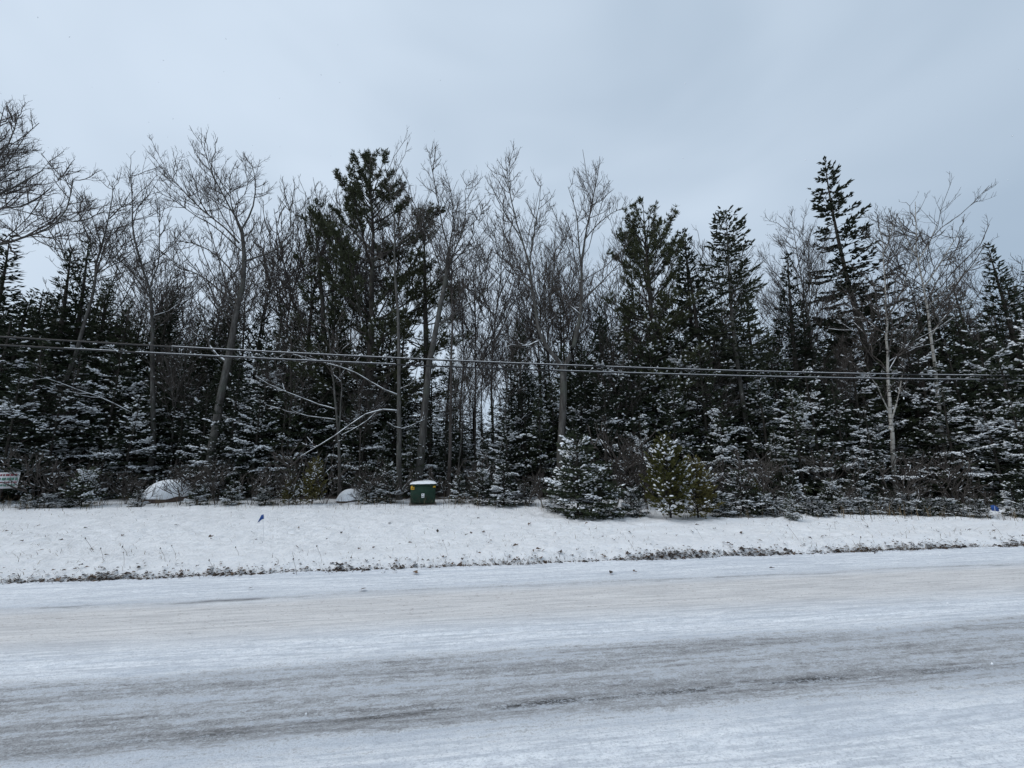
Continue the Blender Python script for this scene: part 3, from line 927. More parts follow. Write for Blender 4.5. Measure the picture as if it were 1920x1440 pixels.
# ------------------------------------------------------------------ white pines
def pine(name, label, pts, Y, Yb, seed, Rr, zlo, nl, prof, mat_f=None, tuft=0.17, lo_el=5, hi_el=62, snow_a=.05, foliage_lo=0.35):
    r = np.random.default_rng(seed)
    A = traced_path(pts, Y, Yb)
    base = A[0].copy()
    base[2] = gz(base[0], base[1])
    A = A - base
    H = A[-1, 2]
    zs = A[:, 2]
    path = lambda z: np.stack([np.interp(z, zs, A[:, 0]), np.interp(z, zs, A[:, 1]), z], -1)
    T, C, S = Buf(), Buf(), Buf()
    zz = np.linspace(-.15, H, 20)
    T.tubes(path(zz)[None], (0.20 * (1 - np.clip(zz / H, 0, 1)) ** .8 + .015)[None], 8)
    z = zlo + (H - zlo) * np.sort(r.random(nl)) ** .9
    t = (z - zlo) / (H - zlo)
    az = r.uniform(0, 6.28) + np.arange(nl) * 2.4 + r.uniform(-.5, .5, nl)
    L = Rr * prof(t) * r.uniform(.55, 1.1, nl) + .25
    el = np.radians(lo_el + (hi_el - lo_el) * t ** 1.4 + r.uniform(-12, 12, nl))
    h = np.stack([np.cos(az), np.sin(az), 0 * az], -1)
    o = path(z)
    cv = r.uniform(.1, .4, nl)
    ax = lambda i, s: o[i] + h[i] * (L[i] * s * np.cos(el[i]))[:, None] + UP * (L[i] * (s * np.sin(el[i]) + cv[i] * s * s))[:, None]
    ar = np.arange(nl)
    T.tubes(np.stack([ax(ar, np.full(nl, q)) for q in (0, .25, .5, .75, 1)], 1), (.015 + .016 * L)[:, None] * np.array([1, .8, .6, .4, .2]), 4)
    # side branches
    nT = np.maximum(4, (L * 5.2).astype(int))
    i = np.repeat(ar, nT)
    s = .25 + .75 * r.random(len(i)) ** .7
    a2 = r.uniform(-1.1, 1.1, len(i)) * (1.1 - .4 * s)
    ca, sa = np.cos(a2), np.sin(a2)
    hd = np.stack([h[i, 0] * ca - h[i, 1] * sa, h[i, 0] * sa + h[i, 1] * ca, np.sin(el[i]) + cv[i] * 1.6 * s + r.uniform(-.15, .45, len(i))], -1)
    hd = nrm(hd)
    tl = (.28 + .38 * L[i] * (1 - s) ** .5) * r.uniform(.6, 1.2, len(i))
    st = ax(i, s)
    T.tubes(np.stack([st, st + hd * (tl * .5)[:, None], st + hd * tl[:, None] + UP * (.1 * tl)[:, None]], 1), np.ones((len(i), 1)) * np.array([.012, .009, .005]), 3)
    # needle tufts
    keep = r.random(len(i)) < np.clip(foliage_lo + t[i] * 1.4, 0, 1)
    ii_ = np.where(keep)[0]
    nS = np.maximum(3, np.ceil(tl[ii_] / .075)).astype(int)
    j = np.repeat(ii_, nS)
    q = .5 + .55 * r.random(len(j))
    tp = st[j] + hd[j] * (tl[j] * q)[:, None] + r.normal(0, .05, (len(j), 3)) + UP * (.1 * tl[j] * q * q)[:, None]
    td = nrm(hd[j] + UP * .35 + r.normal(0, .35, (len(j), 3)))
    # each tuft: 7 narrow needles bundles
    K = 7
    tp_ = np.repeat(tp, K, 0)
    nd = nrm(np.repeat(td, K, 0) * 1.0 + r.normal(0, .5, (len(tp_), 3)))
    sprigs(C, tp_, nd, tuft * r.uniform(.6, 1.2, len(tp_)), tuft * .085 * r.uniform(.7, 1.3, len(tp_)), r.uniform(-3, 3, len(tp_)))
    mk = r.random(len(tp)) < snow_a * np.clip(1.6 - t[i[j]] * 3, 0, 1) * 3
    k = mk.sum()
    snowlumps(S, tp[mk], td[mk], np.full(k, .16), r.uniform(.03, .06, k), r.uniform(.02, .05, k))
    th_ = thing(name, label, 'tree', base)
    T.build('trunk', M['bark_fir'], th_)
    C.build('crown', mat_f or M['pine'], th_, smooth=False)
    if S.n:
        tag(S.build('snow', M['snow'], th_), kind='stuff')
    return th_


pine('white_pine', 'largest white pine with a ragged upswept crown above the bare poplars', [(690, 860), (694, 700), (697, 600), (697, 520), (700, 440), (697, 380), (690, 330)], 16.5, 16.5, 41,
     3.2, 2.8, 70, lambda t: np.interp(t, [0, .25, .5, .75, .9, 1], [.8, 1.0, 1.0, .72, .42, .2]), tuft=.19, foliage_lo=.62, hi_el=55)
pine('white_pine', 'bushy white pine behind the forked poplar, with snow on its lower limbs', [(1236, 860), (1228, 700), (1222, 600), (1216, 520), (1211, 460), (1207, 408)], 16.8, 16.8, 42,
     2.2, 2.2, 84, lambda t: np.interp(t, [0, .3, .6, .85, 1], [1.0, 1.0, .85, .55, .2]), tuft=.18, snow_a=.12, foliage_lo=.9)
pine('white_pine', 'thin sparse pine squeezed between the largest pine and a bare poplar', [(800, 860), (800, 700), (798, 600), (796, 500), (795, 412)], 17.5, 17.5, 43,
     1.5, 3.0, 50, lambda t: np.interp(t, [0, .3, .6, 1], [.9, 1.0, .8, .25]), M['cedar'] if False else M['pine'], tuft=.17)
pine('white_pine', 'short pine top at the left flank of the largest pine', [(618, 860), (612, 700), (604, 560), (596, 480), (590, 412)], 17.2, 17.2, 44,
     1.3, 4.0, 34, lambda t: np.interp(t, [0, .3, .6, 1], [.6, 1.0, .9, .3]), tuft=.18, foliage_lo=.3)


# ------------------------------------------------------------------ bare broadleaved trees
def resample(A, n):
    A = np.asarray(A, float)
    d = np.concatenate([[0], np.cumsum(np.linalg.norm(np.diff(A, axis=0), axis=1))])
    q = np.linspace(0, d[-1], n)
    return np.stack([np.interp(q, d, A[:, k]) for k in range(3)], -1)


def smooth_line(A, n, jit=0.0, r=None):
    B = resample(A, n * 3)
    for _ in range(3):
        B[1:-1] = .25 * B[:-2] + .5 * B[1:-1] + .25 * B[2:]
    B = resample(B, n)
    if jit:
        B[1:-1] += r.normal(0, jit, (n - 2, 3)) * [1, 1, .4]
    return B


def children(r, par, prad, gap, smin, ang, ratio, lmin, lmax, npt, upb, rfac, rmin, cap=9999):
    """side branches for every parent line. par (N,M,3)"""
    N, Mp, _ = par.shape
    Lp = np.linalg.norm(np.diff(par, axis=1), axis=2).sum(1)
    k = np.maximum(1, np.minimum(cap, (Lp * (1 - smin) / gap * r.uniform(.7, 1.3, N)).astype(int)))
    i = np.repeat(np.arange(N), k)
    s = smin + (1 - smin) * r.random(len(i))
    fi = s * (Mp - 1)
    a = np.minimum(fi.astype(int), Mp - 2)
    fr = fi - a
    st = par[i, a] * (1 - fr)[:, None] + par[i, a + 1] * fr[:, None]
    tan = nrm(par[i, a + 1] - par[i, a])
    rad = prad[i, a] * (1 - fr) + prad[i, a + 1] * fr
    rv = r.normal(0, 1, (len(i), 3))
    perp = nrm(rv - (rv * tan).sum(1, keepdims=True) * tan)
    an = np.radians(ang + r.uniform(-14, 14, len(i)))
    d = nrm(tan * np.cos(an)[:, None] + perp * np.sin(an)[:, None] + UP * upb * .15)
    L = np.clip(Lp[i] * ratio * (1.05 - .82 * s) * r.uniform(.5, 1.25, len(i)), lmin, lmax)
    q = np.linspace(0, 1, npt)
    pts = st[:, None, :] + d[:, None, :] * (L[:, None] * q)[:, :, None] + UP * (upb * L[:, None] * q * q * .75)[:, :, None]
    kink = r.normal(0, .20 / npt, pts.shape) * L[:, None, None]
    kink[:, 0] = 0
    kink = np.cumsum(kink, 1) * .55 + kink * .3
    kink[:, 0] = 0
    pts = pts + kink
    r0 = np.maximum(rad * rfac * r.uniform(.75, 1.1, len(i)), rmin)
    rr = r0[:, None] * (1 - .75 * q)[None] + rmin * .35
    return pts, np.minimum(rr, np.maximum(rad[:, None], rmin))


def limb_snow(buf, r, pts, rad, dens, zmax):
    """snow lying along limbs: short ridges on the upper side"""
    N, Mp, _ = pts.shape
    for a in range(Mp - 1):
        p0, p1 = pts[:, a], pts[:, a + 1]
        d = p1 - p0
        L = np.linalg.norm(d, axis=1)
        sl = np.abs(d[:, 2]) / np.maximum(L, 1e-6)
        z = p0[:, 2]
        mk = (r.random(N) < dens * np.clip((zmax - z) / 3 + .15, 0, 1) * np.clip((.93 - sl) / .4, 0, 1))
        if not mk.any():
            continue
        ra = rad[mk, a]
        rb = rad[mk, a + 1]
        w = np.clip(ra * .8, .008, .06)
        hgt = np.clip(ra * .5, .008, .03)
        q0 = p0[mk] + UP * (ra * .72)[:, None]
        q1 = p1[mk] + UP * (rb * .72)[:, None]
        qm = (q0 + q1) / 2 + UP * hgt[:, None] * .3
        buf.tubes(np.stack([q0, qm, q1], 1), np.stack([w * .7, w, w * .7], 1), 4)


def bare_tree(name, label, lines, seed, bark, dens=1.0, up=.5, snow=.5, snow_z=8, cat='tree', base=None, group=None, fine=True, twig_r=.0055, sub=None, lv1=(.26, .17), lvl=3, ang=52):
    """lines: list of (points world (k,3), r0, r1, first-branch fraction); the first one is the trunk"""
    r = np.random.default_rng(seed)
    if base is None:
        base = np.array(lines[0][0][0], float)
    th_ = thing(name, label, cat, base, 0, group)
    tw, sn = Buf(), Buf()
    L1p, L1r = [], []
    for q, (A, r0, r1, smin) in enumerate(lines):
        A = np.asarray(A, float) - base
        ln = np.linalg.norm(np.diff(A, axis=0), axis=1).sum()
        n = max(6, min(18, int(ln / .45)))
        B = smooth_line(A, n, .012 * min(1, ln), r)
        r0 = r0 * (1 if q == 0 else .82)
        rr = r0 + (min(r1, .009 if q or r1 < .03 else r1) - r0) * np.linspace(0, 1, n) ** .9
        tb = Buf()
        if q == 0:
            rr[0] *= 1.25
        tb.tubes(B[None], rr[None], 9 if r0 > .08 else 6)
        tb.build('trunk' if q == 0 else 'limb', bark, th_)
        limb_snow(sn, r, B[None], rr[None], snow * 1.2, snow_z)
        c, cr = children(r, B[None], rr[None], lv1[0] / dens, smin, ang, .42, .5, 2.4, 6, up, .55, .012)
        L1p.append(c)
        L1r.append(cr)
    p1, r1_ = np.concatenate(L1p), np.minimum(np.concatenate(L1r), .016)
    tw.tubes(p1, r1_, 4)
    limb_snow(sn, r, p1, r1_, snow, snow_z)
    p2, r2 = children(r, p1, r1_, lv1[1] / dens, .2, 48, .48, .22, .95, 4, up, .65, twig_r)
    r2 = np.minimum(r2, .008)
    tw.tubes(p2, r2, 3)
    limb_snow(sn, r, p2, r2, snow * .4, snow_z)
    if lvl > 2:
        p3, r3 = children(r, p2, r2, .115 / dens, .15, 44, .5, .12, .40, 3, up, .7, twig_r * .85, 6)
        tw.tubes(p3, r3, 3)
    tw.build('crown', M['bark_twig'], th_)
    if sn.n:
        tag(sn.build('snow', M['snow'], th_), kind='stuff')
    return th_


def tr(pts, Y0, Y1=None):
    """line through pixels, depth from Y0 to Y1"""
    Y1 = Y0 if Y1 is None else Y1
    n = len(pts)
    return [P(x, y, Y0 + (Y1 - Y0) * i / max(1, n - 1)) for i, (x, y) in enumerate(pts)]


def trunk_down(line):
    A = np.array(line)
    d = A[1] - A[0]
    f = A[0] - d / max(d[2], .2) * A[0][2]
    f = A[0] * .35 + f * .65
    f[2] = gz(f[0], f[1]) - .03
    return np.vstack([f, A])


BP, BB, BT = M['bark_poplar'], M['bark_birch'], M['bark_twig']
# overhanging tree whose trunk stands outside the picture on the left
Y = 11.0
bare_tree('bare_poplar', 'big bare tree reaching a long arched limb over the dark fir tops',
          [(trunk_down(tr([(-150, 760), (-130, 600), (-110, 500), (-95, 400), (-70, 300), (-60, 200)], Y + 1)), .17, .04, .5),
           (tr([(-110, 490), (-50, 468), (0, 458), (40, 447), (90, 430), (118, 405), (136, 370), (138, 335)], Y + 1, Y - .2), .075, .015, .35),
           (tr([(118, 405), (140, 420), (165, 410), (200, 395)], Y, Y + .4), .025, .010, .2),
           (tr([(-100, 420), (-40, 380), (0, 362), (40, 345), (80, 320), (95, 300)], Y + 1, Y + 1.5), .06, .012, .2),
           (tr([(-95, 400), (-30, 330), (0, 290), (25, 250), (35, 215)], Y + 1, Y), .06, .012, .25),
           (tr([(-90, 380), (-20, 290), (0, 240), (8, 200)], Y + 1, Y + .6), .05, .012, .25),
           (tr([(-40, 385), (10, 395), (60, 380), (110, 340), (125, 320)], Y + .8, Y + 1.6), .04, .010, .2)], 51, BP, dens=1.5, up=.45, snow=.25, twig_r=.0042)
# leaning poplar beside the twin firs
Y = 14.5
bare_tree('bare_poplar', 'slim bare poplar leaning hard right, its trunk crossing the twin fir spires',
          [(trunk_down(tr([(85, 868), (117, 735), (150, 640), (175, 550), (182, 490), (205, 410), (212, 340)], Y)), .105, .02, .6),
           (tr([(205, 410), (232, 385), (245, 360)], Y, Y - .5), .03, .01, .1), (tr([(190, 460), (170, 400), (160, 370)], Y, Y + .6), .03, .01, .2)], 52, BP, up=.5, snow=.3)
# straight poplar, with the long snow-lined low branch
Y = 15
bare_tree('bare_poplar', 'upright bare poplar with a long snow-lined low branch slanting left',
          [(trunk_down(tr([(287, 830), (286, 700), (286, 600), (281, 540), (262, 485), (247, 424), (247, 325)], Y)), .11, .02, .45),
           (tr([(294, 812), (242, 770), (200, 750), (157, 735), (110, 716), (68, 703)], Y, Y - 1.8), .035, .012, .5),
           (tr([(283, 560), (240, 500), (200, 470), (160, 455)], Y, Y - .8), .035, .01, .3),
           (tr([(281, 540), (300, 490), (298, 420), (300, 370)], Y, Y + .5), .035, .01, .3),
           (tr([(286, 640), (240, 590), (213, 575)], Y, Y - .8), .03, .01, .3)], 53, BP, snow=.7)
# the big spreading poplar
Y = 14.2
bare_tree('bare_poplar', 'broad bare poplar with pale trunk and fan-shaped crown, standing alone on the skyline',
          [(trunk_down(tr([(398, 840), (414, 747), (430, 665), (441, 590), (457, 535), (459, 480), (453, 430)], Y)), .165, .065, .55),
           (tr([(453, 430), (440, 405), (418, 365), (400, 330), (388, 295), (376, 266)], Y, Y - .4), .05, .010, .15),
           (tr([(448, 455), (420, 425), (380, 395), (345, 360), (315, 325), (306, 305)], Y, Y + .6), .05, .010, .2),
           (tr([(452, 470), (410, 430), (360, 400), (320, 370), (295, 360)], Y, Y - .8), .04, .010, .25),
           (tr([(453, 430), (468, 405), (480, 370), (478, 330), (470, 300)], Y, Y + .3), .045, .010, .15),
           (tr([(459, 490), (490, 480), (520, 470), (540, 440), (548, 400), (530, 360)], Y, Y - .4), .05, .010, .2),
           (tr([(457, 540), (430, 500), (395, 470), (350, 450), (310, 455)], Y, Y - .6), .05, .010, .25),
           (tr([(445, 580), (415, 545), (375, 515), (335, 500), (300, 470)], Y, Y + .5), .055, .010, .3),
           (tr([(440, 600), (405, 575), (395, 540), (380, 500)], Y, Y - .3), .04, .010, .3),
           (tr([(453, 440), (432, 380), (430, 330), (445, 300)], Y, Y + .5), .035, .01, .2),
           (tr([(425, 680), (392, 655), (385, 600), (370, 560)], Y + .4, Y + .8), .06, .015, .3)], 54, BP, dens=1.05, up=.5, snow=.4)
# poplar with sawn snow-topped knobs on the right of the big pine
Y = 14.6
bare_tree('bare_poplar', 'thick bare poplar with snow-topped knobs on its trunk, right of the largest pine',
          [(trunk_down(tr([(793, 800), (797, 764), (804, 691), (814, 630), (824, 580), (836, 518), (842, 470)], Y)), .17, .07, .85),
           (tr([(842, 470), (832, 440), (826, 400), (818, 360), (810, 320), (805, 283)], Y, Y - .3), .05, .010, .15),
           (tr([(842, 470), (850, 420), (848, 370), (838, 330)], Y, Y + .5), .045, .010, .15),
           (tr([(838, 510), (862, 450), (875, 400), (870, 350), (880, 335)], Y, Y - .4), .045, .010, .15),
           (tr([(824, 610), (860, 580), (895, 558), (925, 535), (945, 505)], Y, Y - .5), .05, .012, .45),
           (tr([(840, 500), (870, 470), (895, 430), (905, 385)], Y, Y + .8), .04, .010, .2),
           (tr([(834, 530), (815, 470), (795, 420), (775, 380), (765, 340)], Y, Y + .4), .04, .010, .2)], 55, BP, dens=1.05, up=.55, snow=.5)
Y = 14.9
bare_tree('bare_poplar', 'straight dark thin trunk close beside the knobby poplar',
          [(trunk_down(tr([(843, 860), (845, 764), (846, 660), (848, 600), (846, 500), (850, 440), (858, 380)], Y)), .08, .02, .5)], 56, BT, up=.55, snow=.25)
# forked pale poplar
Y = 14.0
bare_tree('forked_poplar', 'pale poplar forked low into two snow-capped arms above the wires',
          [(trunk_down(tr([(1052, 830), (1055, 775), (1057, 720), (1056, 685)], Y)), .15, .125, .95),
           (tr([(1056, 692), (1042, 668), (1020, 648), (1008, 610), (1001, 560), (993, 500), (975, 440), (957, 370), (949, 312)], Y, Y - .2), .10, .010, .28),
           (tr([(1057, 692), (1072, 660), (1084, 615), (1091, 560), (1090, 500), (1096, 450), (1107, 395), (1121, 325)], Y, Y + .2), .115, .010, .28),
           (tr([(1091, 565), (1112, 545), (1135, 522), (1165, 490)], Y, Y - .5), .05, .012, .3),
           (tr([(1090, 500), (1085, 440), (1082, 400), (1065, 350)], Y, Y - .4), .045, .010, .2),
           (tr([(998, 545), (975, 520), (950, 490), (925, 440)], Y, Y + .3), .04, .010, .2),
           (tr([(993, 500), (1000, 440), (1010, 390), (1015, 340)], Y, Y + .3), .04, .010, .2),
           (tr([(980, 455), (960, 420), (935, 380), (925, 355)], Y, Y - .4), .03, .010, .2),
           (tr([(1096, 450), (1120, 420), (1145, 400), (1168, 390)], Y, Y + .4), .035, .010, .2),
           (tr([(1010, 640), (985, 650), (955, 645)], Y, Y - .5), .04, .012, .3),
           (tr([(1088, 590), (1060, 565), (1040, 545), (1035, 500)], Y, Y + .5), .035, .01, .3)], 57, BP, dens=1.1, up=.5, snow=.75, snow_z=7.5)
# grey trunk whose low limbs carry snow
Y = 13.7
bare_tree('bare_poplar', 'lichen-grey trunk with crooked snow-lined low limbs behind the utility box',
          [(trunk_down(tr([(749, 870), (748, 780), (749, 700), (747, 620), (745, 560), (738, 490), (742, 420), (722, 310)], Y)), .10, .02, .6),
           (tr([(747, 771), (730, 768), (713, 767), (684, 776), (655, 797), (632, 815), (597, 837), (563, 856)], Y, Y - 1.4), .042, .012, .55),
           (tr([(713, 767), (690, 788), (660, 806), (640, 816)], Y - .3, Y - 1.2), .022, .010, .5),
           (tr([(748, 742), (734, 739), (702, 723), (681, 704), (640, 688), (597, 677), (540, 662)], Y, Y - 1.3), .036, .012, .5),
           (tr([(726, 792), (738, 801), (751, 805), (772, 799), (796, 786)], Y - .5, Y + .4), .030, .016, .5),
           (tr([(749, 730), (770, 720), (790, 706)], Y, Y - .5), .022, .012, .3)], 58, BP, snow=.9, dens=.8)
Y = 13.5
bare_tree('bare_maple', 'slender grey twin-stemmed maple above the small snow-covered boulder',
          [(trunk_down(tr([(637, 905), (637, 852), (632, 793), (627, 740), (622, 690), (618, 640), (612, 590)], Y)), .065, .02, .5),
           (tr([(634, 815), (640, 770), (641, 720), (634, 680), (630, 620)], Y, Y + .3), .04, .01, .4),
           (tr([(628, 767), (600, 760), (562, 744), (535, 734), (509, 723), (478, 705)], Y, Y - 1.0), .028, .010, .5),
           (tr([(630, 787), (595, 783), (570, 780), (540, 770), (500, 760)], Y, Y - .6), .022, .010, .5)], 59, BP, snow=.8, dens=.8)
# right: thin poplar, two birches
Y = 16.5
bare_tree('bare_poplar', 'thin bare poplar left of the tall leaning spruce',
          [(trunk_down(tr([(1540, 780), (1530, 691), (1516, 590), (1500, 510), (1490, 450), (1487, 425)], Y)), .085, .015, .5),
           (tr([(1516, 590), (1525, 540), (1510, 480), (1505, 440)], Y, Y + .5), .035, .010, .2), (tr([(1500, 520), (1478, 480), (1468, 450)], Y, Y + .5), .03, .01, .2)], 60, BP, snow=.3, up=.6)
Y = 13.2
bare_tree('paper_birch', 'white birch with patchy bark, forked low, nearer the leaning spruce',
          [(trunk_down(tr([(1675, 875), (1671, 820), (1668, 760), (1666, 713), (1664, 652), (1661, 561), (1657, 480), (1655, 445)], Y)), .075, .02, .45),
           (tr([(1667, 805), (1678, 765), (1684, 745), (1690, 712), (1697, 685)], Y, Y - .3), .04, .015, .5),
           (tr([(1655, 450), (1648, 425), (1646, 410)], Y, Y - .3), .022, .01, .1), (tr([(1657, 475), (1672, 440), (1677, 412)], Y, Y + .3), .026, .01, .1),
           (tr([(1662, 600), (1690, 550), (1705, 500), (1712, 460)], Y, Y + .5), .03, .010, .2), (tr([(1670, 780), (1652, 740), (1640, 715), (1622, 700)], Y, Y - .4), .03, .012, .3)],
          61, BB, snow=.6, up=.45, dens=1.25)
Y = 13.6
bare_tree('paper_birch', 'white-trunked birch with fine spreading crown, farther from the leaning spruce',
          [(trunk_down(tr([(1764, 800), (1758, 756), (1754, 697), (1747, 636), (1741, 589), (1731, 533), (1719, 477), (1717, 425), (1716, 378)], Y)), .08, .012, .5),
           (tr([(1731, 540), (1760, 500), (1785, 460), (1800, 430)], Y, Y + .4), .035, .010, .2), (tr([(1738, 575), (1775, 545), (1810, 510), (1835, 490)], Y, Y - .4), .035, .010, .2),
           (tr([(1722, 490), (1745, 450), (1758, 415)], Y, Y - .3), .03, .010, .2), (tr([(1719, 480), (1695, 440), (1688, 415)], Y, Y + .3), .028, .01, .2),
           (tr([(1746, 630), (1765, 600), (1790, 575), (1830, 560)], Y, Y + .6), .03, .010, .2)], 62, BB, snow=.3, up=.45, dens=1.1)

# procedural thin trees for the back rows
def wild_tree(seed, H, lean=.05, fork=True):
    r = np.random.default_rng(seed)
    z = np.linspace(-.1, H, 9)
    lx, ly = r.normal(0, lean, 2)
    tk = np.stack([lx * z + .12 * np.sin(z * .7 + r.uniform(0, 6)), ly * z + .12 * np.sin(z * .6 + r.uniform(0, 6)), z], -1)
    lines = [(tk, .0055 * H + .006, .008, .35)]
    for k in range(int(r.integers(4, 7))):
        q = r.uniform(.4, .8)
        o = resample(tk, 50)[int(q * 49)]
        a = r.uniform(0, 6.28)
        d = np.array([math.cos(a) * .55, math.sin(a) * .55, 1.0])
        Lk = (1 - q) * H * r.uniform(.5, .8)
        lines.append(([o, o + d * Lk * .35, o + d * Lk * .65 + UP * .1 * Lk, o + d * Lk * .85 + UP * .25 * Lk], .0032 * H, .008, .15))
    return lines


GW = 'thin bare trees deep in the wood'
LW = 'thin leafless tree with fine twigs, behind %s'
wild = []
for k in range(5):
    t_ = bare_tree('bare_sapling_tree', LW, wild_tree(80 + k, 10.0), 90 + k, [BT, BP, BT, BP, BT][k], dens=.85, up=.6, snow=.2, group=GW, base=np.zeros(3), twig_r=.0075)
    wild.append(t_)
used = [False] * 5


def put_wild(k, x, Y, H, label=LW, group=GW):
    s = H / 11.8
    rz = rng.uniform(0, 6.28)
    if not used[k]:
        used[k] = True
        o = wild[k]
        o.location = (x, Y, gz(x, Y))
        o.rotation_euler = (0, 0, rz)
        o.scale = (s, s, s)
        o['label'] = label
        return o
    return dup(wild[k], (x, Y, gz(x, Y)), rz, (s, s, s), label, group)


# skyline of the bare crowns: (px, top py, depth)
for px, py, Y in [(225, 350, 19), (300, 400, 21), (345, 430, 22), (410, 420, 23), (520, 370, 21), (560, 325, 19), (600, 308, 18.5), (628, 320, 20), (655, 400, 22),
                  (715, 305, 19.5), (745, 335, 21), (775, 345, 20), (900, 390, 20), (925, 360, 19), (880, 470, 24), (955, 470, 25), (905, 540, 27), (1000, 420, 24), (1025, 350, 19.5), (1050, 440, 23),
                  (1085, 420, 22), (1150, 430, 21), (1195, 378, 20), (1235, 405, 20), (1330, 405, 20), (1345, 470, 22), (1420, 500, 22), (1490, 440, 20), (1440, 570, 24), (1540, 560, 22), (1500, 560, 24),
                  (1590, 560, 24), (1640, 540, 21), (1600, 480, 22), (1780, 470, 17.5), (1815, 460, 17), (1840, 520, 18), (1870, 560, 20), (1905, 540, 19), (1740, 500, 19), (250, 520, 24), (480, 480, 24),
                  (860, 620, 30), (890, 640, 32), (930, 600, 29), (980, 560, 28), (1020, 580, 30), (1100, 560, 27), (400, 560, 26)]:
    tip = P(px, py, Y)
    put_wild(int(rng.integers(5)), tip[0], Y, tip[2], LW % near(px))

# slender leafless stems standing in front of the firs
LW2 = 'slender leafless stem in front of the firs, by %s'
for px, py, Y in [(135, 640, 14.0), (372, 560, 15.2), (575, 560, 15.0), (700, 620, 14.8), (862, 600, 15.0), (940, 560, 15.4), (1148, 600, 15.2), (1325, 600, 15.0), (1545, 600, 14.8), (1715, 600, 14.6)]:
    tip = P(px, py, Y)
    put_wild(int(rng.integers(5)), tip[0], Y, tip[2], LW2 % near(px), 'slender leafless stems in front of the firs')

# bare understory brush at the edge
def brush(seed, H, n, spread):
    r = np.random.default_rng(seed)
    lines = []
    for k in range(n):
        a = r.uniform(0, 6.28)
        sp = r.uniform(.1, spread)
        d = np.array([math.cos(a) * sp, math.sin(a) * sp, 1])
        h_ = H * r.uniform(.55, 1)
        o = np.array([math.cos(a), math.sin(a), 0]) * r.uniform(0, .08)
        lines.append((np.array([o - UP * .05, o + d * h_ * .35, o + d * h_ * .7 + r.normal(0, .05, 3), o + d * h_ + r.normal(0, .08, 3)]), .009, .003, .25))
    return lines


GS = 'leafless brush along the forest edge'
LB2 = 'leafless brown brush with crooked stems by %s'
shr = [bare_tree('bare_shrub', LB2, brush(120 + k, 1.6, 7, .7), 130 + k, BT, dens=1.2, up=.3, snow=.12, cat='shrub', base=np.zeros(3), group=GS, twig_r=.0035, lv1=(.2, .16), lvl=2) for k in range(3)]
su = [False] * 3
for px, base, hgt in [(70, 950, 1.6), (120, 950, 1.2), (190, 948, 1.0), (236, 945, .8), (372, 946, 1.3), (338, 946, 1.2), (268, 947, .8), (405, 945, 1.2), (470, 946, 1.2), (520, 947, 1.0), (560, 945, 1.7),
                      (610, 945, 1.3), (668, 945, .7), (690, 943, 1.3), (735, 944, 1.0), (840, 942, 1.1), (880, 943, 1.5), (930, 945, .9), (990, 948, 1.0), (1020, 952, 1.0), (1150, 955, 1.6), (1180, 950, 2.2), (1215, 955, 1.5), (1320, 958, 1.4),
                      (1365, 962, 1.2), (1420, 962, 1.4), (1500, 962, .6), (1590, 960, .7), (1670, 960, .6), (1720, 962, .8), (1812, 966, .6),
                      (1850, 968, .7), (1580, 950, 1.5), (1690, 948, 1.6), (1800, 950, 1.5), (1450, 950, 1.6)]:
    Y = ground_depth(px, base)
    x = P(px, base, Y)[0]
    k = int(rng.integers(3))
    s = hgt / 1.5
    if not su[k]:
        su[k] = True
        o = shr[k]
        o.location = (x, Y, gz(x, Y))
        o.scale = (s, s, s)
        o['label'] = LB2 % near(px)
    else:
        dup(shr[k], (x, Y, gz(x, Y)), rng.uniform(0, 6.28), (s, s, s), LB2 % near(px))


# ------------------------------------------------------------------ snow-covered boulders
def boulder(px, base, w, h_, d, seed, label, cap_lo):
    Y = ground_depth(px, base) + d / 2
    x = P(px, base, Y)[0]
    r = np.random.default_rng(seed)
    t = thing('snow_covered_boulder', label, 'boulder', (x, Y, gz(x, Y)))
    for part, grow, lo, m_ in (('rock', 0.0, -.12, M['rock']), ('snow', .045, cap_lo, M['snow'])):
        nA, nR = 40, 14
        a = np.linspace(0, 2 * math.pi, nA, endpoint=False)
        V_, F_ = [], []
        for i in range(nR + 1):
            e = i / nR * math.pi / 2
            rr = math.cos(e) ** .75
            nzr = 1 + .34 * (vnoise(np.cos(a) * 1.5 + 5, np.sin(a) * 1.5 + 3 + e, seed) - .5) + .10 * (vnoise(np.cos(a) * 4 + 5, np.sin(a) * 4 + 2 * e, seed + 3) - .5)
            zz_ = math.sin(e) ** 1.15
            lop = 0.0
            if part == 'snow' and i < 3:
                zz_ = max(zz_, 0)
            z_ = zz_ * h_ + (lo if i == 0 else 0)
            low = lo + .12 * h_ * (vnoise(np.cos(a) * 2.5 + 9, np.sin(a) * 2.5, seed + 7) - .5) * 2
            z_ = np.maximum(z_, low) if part == 'snow' else z_ + 0 * a
            sk = .12 * w * zz_
            V_.append(np.stack([(w / 2 * rr * nzr + grow * (1 if part == 'snow' else 0)) * np.cos(a) + sk, (d / 2 * rr * nzr + grow) * np.sin(a), z_ + (grow if part == 'snow' else 0) * zz_], -1))
        v = np.concatenate(V_)
        f = []
        for i in range(nR):
            for k in range(nA):
                A_, B_ = i * nA + k, i * nA + (k + 1) % nA
                f += [(A_, B_, B_ + nA), (A_, B_ + nA, A_ + nA)]
        bb = Buf()
        bb.add(v, f)
        bb.build(part, m_, t)


boulder(308, 943, 1.45, .66, 1.2, 3, 'large snow-covered boulder with reddish base under the firs', .16)
boulder(654, 942, .82, .35, .8, 5, 'small rounded snow-covered boulder left of the green utility box', .03)

